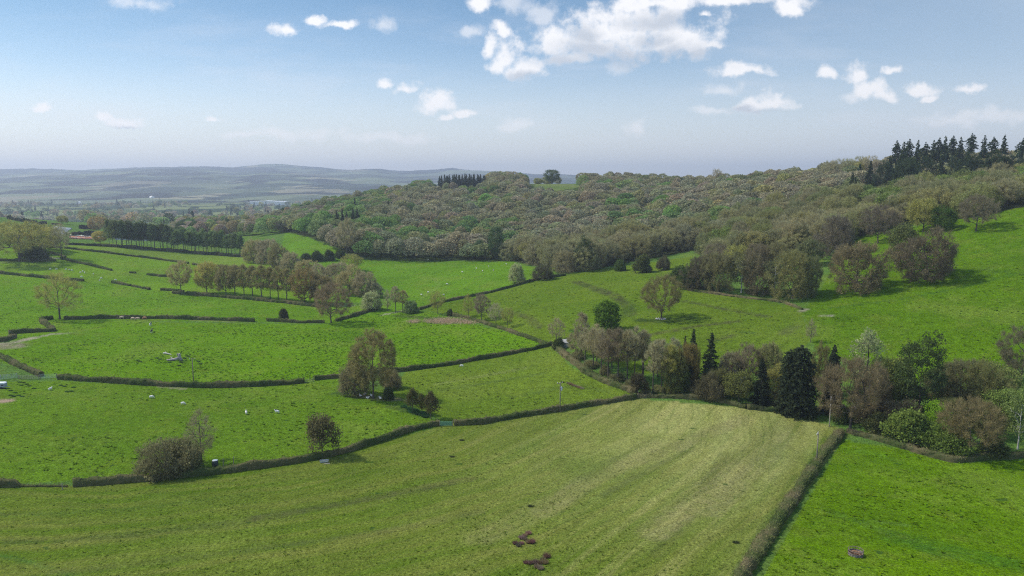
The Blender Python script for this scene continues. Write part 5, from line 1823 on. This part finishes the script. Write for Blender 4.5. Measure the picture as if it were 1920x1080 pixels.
# ------------------------------------------------------------------ rush tussocks and weeds
def tussock_mesh(seed, r, h, n, size):
    rg = np.random.default_rng(seed)
    a = rg.uniform(0, 6.28, n)
    q = np.sqrt(rg.random(n))
    pts = np.stack([np.cos(a) * q * r * .55, np.sin(a) * q * r * .55, np.full(n, .02)], 1)
    d = unit(np.stack([np.cos(a) * q, np.sin(a) * q, np.full(n, .9)], 1))
    V, T = twigs(rg, pts, d, 1, h, size, spread=.25, jit=.03, up=.2)
    rnd = rg.random(len(T))
    return tri_mesh('tussock', V, T, [M_TWIG], attrs={'rnd': ('FLOAT', 'FACE', rnd)})


TUS = [tussock_mesh(300 + s, .75, .75, 420, .07) for s in range(3)]
RUSH = [(972, 1024), (966, 1020), (978, 1020), (984, 1012), (990, 1018), (997, 1018), (984, 1005), (991, 1001), (978, 1010),
        (986, 1056), (994, 1057), (1004, 1056), (1012, 1057), (1022, 1056), (1013, 1067), (1006, 1064), (1025, 1045), (1018, 1050)]
pp = hit([q[0] for q in RUSH], [q[1] for q in RUSH])
for k, p in enumerate(pp):
    near_ = k >= 9
    o = tag(link('rush_tussock', TUS[k % 3], None, p), 'dark reddish-brown rush tussock in the ' + ('lower cluster at the bottom of the mown field' if near_ else 'upper cluster near the bottom of the mown field'),
            'tussock', 'lower rush cluster' if near_ else 'upper rush cluster')
    o.color = jit((.15, .10, .065), .4) + (1,)
    s = random.uniform(.6, .95)
    o.scale = (s, s, s)
    o.rotation_euler = (0, 0, random.uniform(0, 6))
for q, lab in (((995, 950), 'small dark tuft well above the rush clusters in the mown field'), ((848, 857), 'small dark tuft below the green gate in the mown field'), ((866, 826), 'tiny dark tuft just under the green gate hedge'),
               ((1380, 1018), 'tiny dark tuft close to the wheel tracks in the mown field'), ((1055, 717), 'small dark tuft left of the tussock line in the sloping central field')):
    o = tag(link('grass_tuft', TUS[0], None, hit(*q)[0]), lab, 'tuft')
    o.color = (.05, .06, .025, 1)
    o.scale = (.9, .6, .45)
for k, q in enumerate(((1066, 719), (1070, 721), (1075, 723), (1080, 725), (1086, 727), (1091, 729))):
    o = tag(link('rush_tussock', TUS[k % 3], None, hit(*q)[0]), 'brown tussock in the short slanting line in the sloping central field', 'tussock', 'tussocks of the sloping field')
    o.color = jit((.17, .14, .075), .3) + (1,)
    o.scale = (1.1, .8, .7)
DT = [(20, 733), (28, 737), (37, 717), (44, 718), (50, 721), (55, 724), (40, 723), (35, 742), (42, 744), (20, 742), (26, 744), (64, 729), (114, 723), (121, 725), (126, 735), (134, 734), (8, 729), (138, 727)]
pp = hit([q[0] for q in DT], [q[1] for q in DT])
for k, p in enumerate(pp):
    o = tag(link('grass_tuft', TUS[k % 3], None, p), 'dark green weed tuft near the gates of the left pasture', 'tuft', 'weed tufts by the left gates')
    o.color = jit((.045, .09, .02), .2) + (1,)
    o.scale = (1.0, .55, .5)
WEED = [(752 + random.uniform(0, 46), 0) for _ in range(16)]
for k, (qx, _) in enumerate(WEED):
    f = (qx - 752) / 46
    o = tag(link('weed_clump', TUS[k % 3], None, hit(qx, 762 + 17 * f + random.uniform(-2, 4))[0]), 'dark green weed clump on the bank between the great oak and the three hawthorns', 'weeds', 'weeds on the hawthorn bank')
    o.color = jit((.03, .075, .025), .2) + (1,)
    o.scale = (1.5, 1.1, .9)
DF = [(318, 680), (300, 674), (346, 672), (352, 668), (340, 680), (376, 682), (372, 678), (336, 686), (294, 672), (262, 678), (258, 676)]
for k, q in enumerate(DF):
    o = tag(link('weed_clump', TUS[k % 3], None, hit(*q)[0]), 'low dark weed clump around the broken trunk in the left field', 'weeds', 'weeds by the broken trunk')
    o.color = jit((.05, .085, .025), .2) + (1,)
    o.scale = (1.1, .6, .5)
# bracken bed beside the ditch: uncountable stalks, one mass
rg = np.random.default_rng(8)
bx = np.r_[rg.normal(835, 20, 900), rg.normal(776, 6, 120), rg.normal(880, 10, 120)]
by = np.r_[603.5 + rg.normal(0, 2.3, 900), 604 + rg.normal(0, 1.0, 120), 606 + rg.normal(0, 1.2, 120)]
bp_ = hit(bx, by)
V, T = twigs(rg, bp_, np.tile((0, 0, 1.0), (len(bp_), 1)), 6, .8, .16, spread=.9, jit=.5)
o = link('bracken', tri_mesh('bracken', V, T, [M_TWIG], attrs={'rnd': ('FLOAT', 'FACE', rg.random(len(T)))}))
o.color = (.29, .215, .14, 1)
tag(o, 'bed of dead pinkish bracken beside the ditch below the meadow', 'bracken', kind='stuff')

# ------------------------------------------------------------------ buildings
M_WHITEW = plain('white_render', (.78, .76, .7), .9, var=.08)
M_TIMBER = plain('black_timber', (.025, .022, .02), .8)
M_SLATE = plain('slate', (.13, .12, .125), .8, var=.25, scale=5)
M_TILE = plain('red_tile', (.26, .13, .09), .85, var=.3, scale=4)
M_GLASS = plain('dark_pane', (.03, .035, .04), .15)
M_BRICK = plain('brick', (.3, .16, .11), .9, var=.25, scale=6)


def house(p, rz, L, W, h, rh, label, wall, roof, name='house', timber=False, nwin=3, chim=True, cat='house', label_parts=True):
    e = empty(name, p, label, cat, None, rz)
    m = MB()
    m.prism([(-W / 2, -.6), (W / 2, -.6), (W / 2, h), (0, h + rh), (-W / 2, h)], -L / 2, L / 2)
    m.build('wall', wall, e)
    m = MB()
    t_ = .16
    o = .35
    k = rh / (W / 2)
    for s in (-1, 1):
        m.prism([(0, h + rh + .02), (s * (W / 2 + o), h - o * k + .02), (s * (W / 2 + o), h - o * k + t_ + .02), (0, h + rh + t_ + .04)], -L / 2 - .3, L / 2 + .3)
    rf = m.build('roof', roof, e)
    if chim:
        m = MB()
        m.box(-.4, .4, L / 2 - 1.4, L / 2 - .5, h + rh - .6, h + rh + 1.3)
        ch = m.build('chimney', M_BRICK, rf)
        for x in (-.18, .18):
            m = MB()
            m.tube([(x, L / 2 - .95, h + rh + 1.3), (x, L / 2 - .95, h + rh + 1.65)], [.12, .1], 8)
            m.build('chimney_pot', M_TILE, ch)
    # windows: in both long sides and in the gable facing -y
    def win(x, y, z, axis, w_=1.0, hh=1.1):
        m = MB()
        if axis == 'y':
            m.box(x - w_ / 2, x + w_ / 2, y - .06, y - .003, z - hh / 2, z + hh / 2)
        else:
            s = 1 if x > 0 else -1
            m.box(min(x + s * .003, x + s * .06), max(x + s * .003, x + s * .06), y - w_ / 2, y + w_ / 2, z - hh / 2, z + hh / 2)
        f_ = m.build('window', M_WHITEW, e)
        m = MB()
        if axis == 'y':
            m.box(x - w_ / 2 + .08, x + w_ / 2 - .08, y - .075, y - .062, z - hh / 2 + .08, z + hh / 2 - .08)
        else:
            s = 1 if x > 0 else -1
            m.box(min(x + s * .062, x + s * .075), max(x + s * .062, x + s * .075), y - w_ / 2 + .08, y + w_ / 2 - .08, z - hh / 2 + .08, z + hh / 2 - .08)
        m.build('pane', M_GLASS, f_)
    for z in ([1.5, 4.0] if h > 4 else [1.4]):
        for k_ in range(nwin):
            y = -L / 2 + L * (k_ + .5) / nwin
            win(W / 2, y, z, 'x')
            win(-W / 2, y, z, 'x')
        win(W * .02, -L / 2, z, 'y')
    if timber:
        m = MB()
        y = -L / 2 - .09
        for x in np.linspace(-W / 2 + .1, W / 2 - .1, 6):
            zt = h + rh * (1 - abs(x) / (W / 2)) - .1
            if abs(x - W * .02) > .55:
                m.box(x - .11, x + .11, y, y + .085, 0, zt)
        for z in (.3, 2.7, h):
            m.box(-W / 2, W / 2, y - .02, y + .08, z - .11, z + .11)
        m.build('timber_frame', M_TIMBER, e)
    return e


p = hit(1380, 724)[0]
house((p[0], p[1], p[2] - 1.6), .35, 7, 5.4, 4.2, 2.2, 'black and white timbered house almost hidden behind trees at the end of the alder belt', M_WHITEW, M_SLATE, timber=True)
p = hit(1057, 650)[0]
house((p[0], p[1], p[2]), 1.2, 4.2, 3.2, 2.0, .8, 'pale grey shed with a light roof at the top of the alder belt', plain('pale_boards', (.4, .38, .33), .9), plain('light_roof_sheet', (.34, .33, .29), .6), name='shed', nwin=1, chim=False, cat='shed')
x, y, z = at(500, 2900)
e = empty('warehouse', (x, y, z), 'long white warehouse far out on the plain', 'warehouse', None, .15)
m = MB()
m.prism([(-75, 0), (75, 0), (75, 13), (0, 17), (-75, 13)], -30, 30)
m.build('wall', M_WHITEW, e)
m = MB()
for s in (-1, 1):
    m.prism([(0, 17.1), (s * 77, 13.0), (s * 77, 13.6), (0, 17.7)], -31, 31)
m.build('roof', plain('pale_sheet_roof', (.8, .8, .82), .5), e)
for k in range(5):
    m = MB()
    m.box(-60 + k * 26, -48 + k * 26, -30.2, -30.01, .2, 6)
    m.build('door', M_TANK, e)
for qx, Yd, rz_, L, W_, roofm, lab in ((372, 1180, .4, 26, 12, plain('pale_roof', (.62, .58, .55), .8), 'long pale-roofed farm building among the trees of the wooded rise'), (260, 1480, 1.2, 22, 11, plain('pink_roof', (.6, .5, .46), .8), 'pale pinkish roof among hazy trees behind the poplars'),
                                      (400, 1250, .2, 16, 10, M_SLATE, 'small grey farmhouse right of the long pale-roofed building'), (145, 3000, .3, 24, 12, M_WHITEW, 'tiny white farm at the foot of the blue hills, left one'),
                                      (283, 3650, .8, 26, 14, M_WHITEW, 'tiny white farm on the lower slope of the blue hills, right one')):
    x, y, z = at(qx, Yd)
    if Yd > 3300:
        z += 14
    house((x, y, z + 2), rz_, L, W_, 8.0, 4, lab, M_WHITEW, roofm, name='farm_building', nwin=4, chim=False, cat='building')

# nursery: long polytunnels and beds of plants
M_PLAST = plain('white_polythene', (.36, .38, .38), .5, var=.1, scale=.3)


def tunnel(a, bq, w_, h_, label, group):
    a, bq = np.array(a), np.array(bq)
    d = bq - a
    L = math.hypot(d[0], d[1])
    e = empty('polytunnel', a, label, 'polytunnel', group, math.atan2(d[1], d[0]))
    m = MB()
    n = 8
    prof = [(-w_ / 2, -1.0)] + [(-w_ / 2 * math.cos(k / n * math.pi), h_ * math.sin(k / n * math.pi) ** .8) for k in range(n + 1)] + [(w_ / 2, -1.0)]
    ns = max(2, int(L / 6))
    vs, fs = [], []
    for i in range(ns + 1):
        xx = L * i / ns
        zz = float(height(a[0] + d[0] * i / ns, a[1] + d[1] * i / ns)) - a[2]
        vs += [(xx, q[0], q[1] + zz) for q in prof]
    k = len(prof)
    for i in range(ns):
        for j in range(k - 1):
            fs.append((i * k + j, i * k + j + 1, (i + 1) * k + j + 1, (i + 1) * k + j))
    fs.append(tuple(range(k))[::-1])
    fs.append(tuple(ns * k + j for j in range(k)))
    m.add(vs, fs)
    m.build('cover', M_PLAST, e)
    m = MB()
    z1 = float(height(*(a[:2]))) - a[2]
    m.box(-.06, -.01, -1.3, 1.3, z1 - .1, z1 + 2.3)
    m.build('door', M_TANK, e)


for r_ in range(5):                                   # behind the poplars
    Yd = 690 + r_ * 15
    for s, (qa, qb) in enumerate(((212, 300), (308, 385))):
        tunnel(at(qa + r_ * 2, Yd), at(qb + r_ * 2, Yd + 4), 9, 3.6, 'white polytunnel glimpsed between the poplar trunks', 'polytunnels behind the poplars')
for r_ in range(4):
    tunnel(at(392 + r_, 690 + r_ * 14), at(436, 694 + r_ * 14), 8, 2.6, 'white polytunnel glimpsed between the poplar trunks', 'polytunnels behind the poplars')
for r_ in range(6):                                   # on the brow
    Yd = 715 + r_ * 9
    tunnel(at(88 + r_ * 1.5, Yd), at(112 + r_ * 3, Yd + 3), 3.4, 1.2, 'low white tunnel on the brow of the nursery', 'low tunnels on the nursery brow')
BEDC = [((.36, .20, .16), 'dull pink'), ((.5, .48, .44), 'pale grey'), ((.62, .30, .05), 'orange'), ((.30, .09, .08), 'dark red'), ((.40, .26, .24), 'faded rose'), ((.10, .14, .06), 'dark green'), ((.55, .52, .46), 'whitish')]
for r_, (c, nm) in enumerate(BEDC):
    Yd = 668 + r_ * 7.5
    for s, (qa, qb) in enumerate(((124, 151), (154, 189))):
        a_, b_ = at(qa, Yd), at(qb, Yd)
        n = 900
        rg = np.random.default_rng(400 + r_ * 2 + s)
        f_ = rg.random(n)
        px3 = a_[0] + (b_[0] - a_[0]) * f_
        py3 = Yd + rg.uniform(-1.8, 1.8, n)
        pts = np.stack([px3, py3, height(px3, py3) + rg.uniform(.1, .9, n)], 1)
        V, T = leaves(rg, pts, 1, .05, 1.1)
        o = link('flower_bed', tri_mesh('flower_bed', V, T, [M_LEAF], attrs={'rnd': ('FLOAT', 'FACE', rg.random(n))}))
        o.color = jit(c, .1) + (1,)
        tag(o, 'row of %s nursery plants at the %s of the flower beds' % (nm, 'left' if s == 0 else 'right'), 'flower bed')

# ------------------------------------------------------------------ rough grass: uncountable tufts over the pastures
gg = np.random.default_rng(91)
n = 150000
r_ = 92 * (620 / 92) ** gg.random(n)
a_ = gg.uniform(R(-39), R(39), n)
x, y = np.sin(a_) * r_, np.cos(a_) * r_
keep = np.zeros(n, bool)
colr = np.zeros((n, 3))
prob = [.2, .3, .1, .75, .14, .12, .2, .16, .2, .25, .16, .06]
for k, (c, poly) in enumerate(FIELDS):
    m = inpoly(x, y, wpoly(poly))
    keep |= m & (gg.random(n) < prob[k])
    colr[m] = c
clump = fbm(x, y, 9.0, 3, 21) + .6 * fbm(x, y, 40.0, 2, 22)
keep &= (clump + gg.normal(0, .5, n) > -.1) & ~inpoly(x, y, WOOD)
x, y, colr, clump = x[keep], y[keep], colr[keep], clump[keep]
z = height(x, y)
m = len(x)
mow = inpoly(x, y, wpoly(FIELDS[6][1]))
s_ = np.where(mow, .34, .6) * gg.uniform(.5, 1.5, m)
VV, CC = [], []
shade = gg.uniform(.78, 1.3, m)
pl = (mow * paleness(x, y))[:, None]
colr = colr * (1 - pl * .9) + np.array((.32, .325, .105)) * pl * .9
for b_ in range(5):
    th = gg.uniform(0, 6.28, m)
    d = np.stack([np.cos(th), np.sin(th), np.zeros(m)], 1)
    sd = np.stack([-np.sin(th), np.cos(th), np.zeros(m)], 1)
    p0 = np.stack([x, y, z - .03], 1) + d * (s_ * .12)[:, None]
    tipp = p0 + d * (s_ * gg.uniform(.3, .75, m))[:, None] + np.array([0, 0, 1.0]) * (s_ * gg.uniform(.22, .5, m))[:, None]
    wv_ = sd * (s_ * .34)[:, None]
    VV.append(np.stack([p0 - wv_, p0 + wv_, tipp], 1))
    cc = colr * (shade * gg.uniform(.85, 1.15, m))[:, None]
    cc[:, 0] *= gg.uniform(.8, 1.25, m)
    CC.append(cc)
V = np.stack(VV, 1).reshape(-1, 3)
C = np.stack(CC, 1).reshape(-1, 3)
me = tri_mesh('rough_grass', V, np.arange(len(V)).reshape(-1, 3), [foliage('grass_blade', .3, use_attr=True, var=.15)],
              attrs={'rnd': ('FLOAT', 'FACE', gg.random(len(C))), 'tint': ('FLOAT_COLOR', 'FACE', np.c_[C, np.ones(len(C))])})
tag(link('rough_grass', me), 'rough tufted grass growing over the pastures', 'grass', kind='stuff')
# ------------------------------------------------------------------ sun, sky, air
SUN_AZ, SUN_EL = R(-78), R(48)         # azimuth measured from straight ahead (+y), negative is to the left
sv = Vector((math.sin(SUN_AZ) * math.cos(SUN_EL), math.cos(SUN_AZ) * math.cos(SUN_EL), math.sin(SUN_EL)))
sl = bpy.data.lights.new('sun', 'SUN')
sl.energy = 2.35
sl.angle = R(3.0)
sl.color = (1.0, .955, .88)
so = bpy.data.objects.new('sun', sl)
COL.objects.link(so)
so.location = sv * 500
so.rotation_euler = sv.to_track_quat('Z', 'Y').to_euler()

w = bpy.data.worlds.new('World')
sc.world = w
w.use_nodes = True
w.node_tree.nodes.clear()
t = NT(w.node_tree)
out = t.n('ShaderNodeOutputWorld')
bg = t.n('ShaderNodeBackground')
t.l(bg.outputs[0], out.inputs[0])
sky = t.n('ShaderNodeTexSky', sky_type='NISHITA')
sky.sun_disc = False
sky.sun_elevation = SUN_EL
sky.sun_rotation = SUN_AZ
sky.altitude = 50
sky.air_density = 1.0
sky.dust_density = 1.0
sky.ozone_density = 1.6
BG = .15
bg.inputs[1].default_value = BG
d = t.n('ShaderNodeTexCoord').outputs['Generated']
s3 = t.n('ShaderNodeSeparateXYZ')
t.l(d, s3.inputs[0])
yy = t.math('MAXIMUM', s3.outputs[1], .02)
uv = t.n('ShaderNodeCombineXYZ')
t.l(t.math('DIVIDE', s3.outputs[0], yy), uv.inputs[0])
t.l(t.math('DIVIDE', s3.outputs[2], yy), uv.inputs[1])
uv = uv.outputs[0]
# cumulus: each a handful of puffs (direction, half width, half height), edges broken up by noise
PUFFS = [
    (535, 52, 30, 16), (592, 34, 24, 8), (638, 41, 34, 8), (85, 208, 20, 7), (190, 222, 14, 12), (236, 233, 30, 10), (400, 225, 17, 6),
    (724, 162, 13, 9), (760, 173, 18, 10), (815, 200, 32, 20), (872, 219, 26, 9), (838, 227, 12, 6), (918, 95, 14, 22), (938, 60, 20, 14), (945, 118, 26, 22), (985, 132, 36, 20),
    (1045, 85, 66, 28), (1120, 60, 66, 40), (1185, 76, 95, 44), (1250, 82, 85, 40), (1140, 84, 80, 30), (1300, 92, 40, 16), (1070, 110, 40, 15), (1220, 40, 60, 34), (1330, 92, 26, 8), (1320, 35, 18, 8),
    (905, 15, 20, 17), (1230, 8, 95, 18), (1370, 5, 80, 12), (1480, 12, 36, 20), 
    (1385, 135, 44, 12), (1440, 200, 46, 17), (1395, 207, 30, 7), (1548, 135, 14, 12), (1615, 142, 26, 20), (1632, 172, 32, 22), (1660, 182, 24, 13), (1675, 132, 24, 9), 
    (1718, 168, 30, 15), (1740, 184, 14, 7), (1822, 168, 20, 9), 
    
]
WISPS = [(260, 2, 46, 10), (545, 248, 70, 9), (720, 258, 80, 8), (470, 250, 40, 6), (1190, 236, 16, 14), (965, 236, 26, 8), (1340, 211, 40, 5), (1860, 212, 60, 12), (1790, 218, 46, 10), (1160, 122, 24, 12), (1355, 172, 34, 11), (712, 46, 20, 13), (1590, 182, 20, 7), (880, 64, 22, 8), (955, 10, 40, 18), (1010, 22, 28, 14)]
wn = t.noise(uv, 11.0, 6, .62, out=1)
warp = t.vec('ADD', uv, t.vec('SCALE', t.vec('SUBTRACT', wn, (.5, .5, .5)), .042))
dmin = None
for px, py, hw, hh in PUFFS:
    a, b = ray(px, py)
    q = t.vec('MULTIPLY', t.vec('SUBTRACT', warp, (float(a), float(b), 0.)), (F / (hw * 1.22), F / (hh * 1.4), 0.))
    ln = t.vec('LENGTH', t.vec('MAXIMUM', q, t.vec('MULTIPLY', q, (-1.0, -1.8, 0.))))   # flat undersides
    if dmin is None:
        dmin = ln
    else:
        sm = t.n('ShaderNodeMath', operation='SMOOTH_MIN')
        t.l(dmin, sm.inputs[0])
        t.l(ln, sm.inputs[1])
        sm.inputs[2].default_value = .25
        dmin = sm.outputs[0]
fn = t.noise(uv, 30.0, 8, .6)
nz_ = t.math('MULTIPLY', t.math('SUBTRACT', fn, .5), 3.0)
dens = t.ramp(t.math('ADD', dmin, nz_), 1.18, .26)
wisp = None
for px, py, hw, hh in WISPS:
    a, b = ray(px, py)
    ln = t.vec('LENGTH', t.vec('MULTIPLY', t.vec('SUBTRACT', warp, (float(a), float(b), 0.)), (F / (hw * 1.4), F / (hh * 1.5), 0.)))
    wisp = ln if wisp is None else t.math('MINIMUM', wisp, ln)
dens = t.math('MAXIMUM', dens, t.ramp(t.math('ADD', wisp, nz_), 1.2, .1, 0, .55))
# grey undersides of the larger clouds
SHADE = [(1185, 106, 150, 22), (1110, 88, 70, 14), (1240, 102, 90, 16), (1060, 112, 44, 12), (985, 142, 34, 8), (1290, 102, 50, 9), (1100, 62, 28, 16), (1235, 40, 60, 14), (1395, 208, 32, 6), (236, 241, 32, 5), (1220, 75, 40, 14), (1440, 212, 44, 5)]
smin = None
for px, py, hw, hh in SHADE:
    a, b = ray(px, py)
    q = t.vec('MULTIPLY', t.vec('SUBTRACT', warp, (float(a), float(b), 0.)), (F / (hw * 1.2), F / (hh * 1.3), 0.))
    ln = t.vec('LENGTH', q)
    smin = ln if smin is None else t.math('MINIMUM', smin, ln)
shade = t.ramp(t.math('ADD', smin, t.math('MULTIPLY', t.math('SUBTRACT', fn, .5), 1.6)), 1.35, .1)
k = 1.0 / BG
ccol = t.mix(shade, (.74 * k, .725 * k, .72 * k), (.43 * k, .455 * k, .495 * k))
# thin high veil towards the horizon
v = t.n('ShaderNodeSeparateXYZ')
t.l(uv, v.inputs[0])
veil = t.noise(t.vec('MULTIPLY', uv, (1.0, 4.5, 1.0)), 4.0, 6, .6)
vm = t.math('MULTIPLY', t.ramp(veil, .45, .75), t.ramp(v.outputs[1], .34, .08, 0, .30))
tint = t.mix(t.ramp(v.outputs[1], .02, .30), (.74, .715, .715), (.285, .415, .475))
tint = t.mix(t.ramp(v.outputs[1], .5, .8), tint, (.95, .95, .95))  # sky above the view kept brighter on purpose, as extra ambient fill
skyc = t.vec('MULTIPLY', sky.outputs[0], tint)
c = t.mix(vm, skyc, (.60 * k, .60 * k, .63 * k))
thin = t.math('MULTIPLY', t.ramp(v.outputs[0], -.05, .7), t.ramp(t.noise(uv, 1.6, 4), .2, .7, .30, .55))
c = t.mix(thin, c, (.40 * k, .465 * k, .54 * k))
c = t.mix(t.ramp(v.outputs[1], .18, .0, 0, .55), c, (.66 * k, .65 * k, .635 * k))
front = t.ramp(s3.outputs[1], .05, .2)
c = t.mix(t.math('MULTIPLY', t.math('MULTIPLY', dens, .9), front), c, ccol)
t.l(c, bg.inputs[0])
# the rest of the sky, cloudless, is brightened overhead as fill light
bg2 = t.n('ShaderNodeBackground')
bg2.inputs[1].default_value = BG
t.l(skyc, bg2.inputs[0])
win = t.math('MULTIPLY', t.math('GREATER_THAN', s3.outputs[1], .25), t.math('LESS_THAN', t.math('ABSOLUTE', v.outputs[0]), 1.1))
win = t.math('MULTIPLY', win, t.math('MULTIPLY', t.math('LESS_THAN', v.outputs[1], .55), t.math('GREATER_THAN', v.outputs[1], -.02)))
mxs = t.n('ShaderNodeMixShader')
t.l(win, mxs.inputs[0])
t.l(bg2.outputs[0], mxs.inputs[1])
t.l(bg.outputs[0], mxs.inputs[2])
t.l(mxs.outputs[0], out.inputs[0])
w.cycles.sampling_method = 'MANUAL'
w.cycles.sample_map_resolution = 512

# haze
hz = MB()
hz.box(-15000, 15000, -700, 13500, -60, 420)
m, t, out = mat_new('haze_air')
pv = t.n('ShaderNodeVolumePrincipled')
pv.inputs['Color'].default_value = (.76, .845, .98, 1)
pv.inputs['Density'].default_value = 1.35e-4
pv.inputs['Anisotropy'].default_value = .3
t.l(pv.outputs[0], out.inputs['Volume'])

ho = hz.build('haze', m)
tag(ho, kind='stuff')

# ------------------------------------------------------------------ picture
sc.render.engine = 'CYCLES'
vs = sc.view_settings
sc.display_settings.display_device = 'sRGB'
vs.view_transform = 'Standard'
vs.look = 'None'
vs.exposure = 0.68
vs.gamma = 1.0
vs.use_curve_mapping = False
sc.cycles.use_denoising = False
sc.cycles.filter_width = 1.15
sc.cycles.max_bounces = 5
sc.cycles.diffuse_bounces = 2
sc.cycles.glossy_bounces = 1
sc.cycles.transmission_bounces = 3
sc.cycles.transparent_max_bounces = 4
sc.cycles.volume_bounces = 0
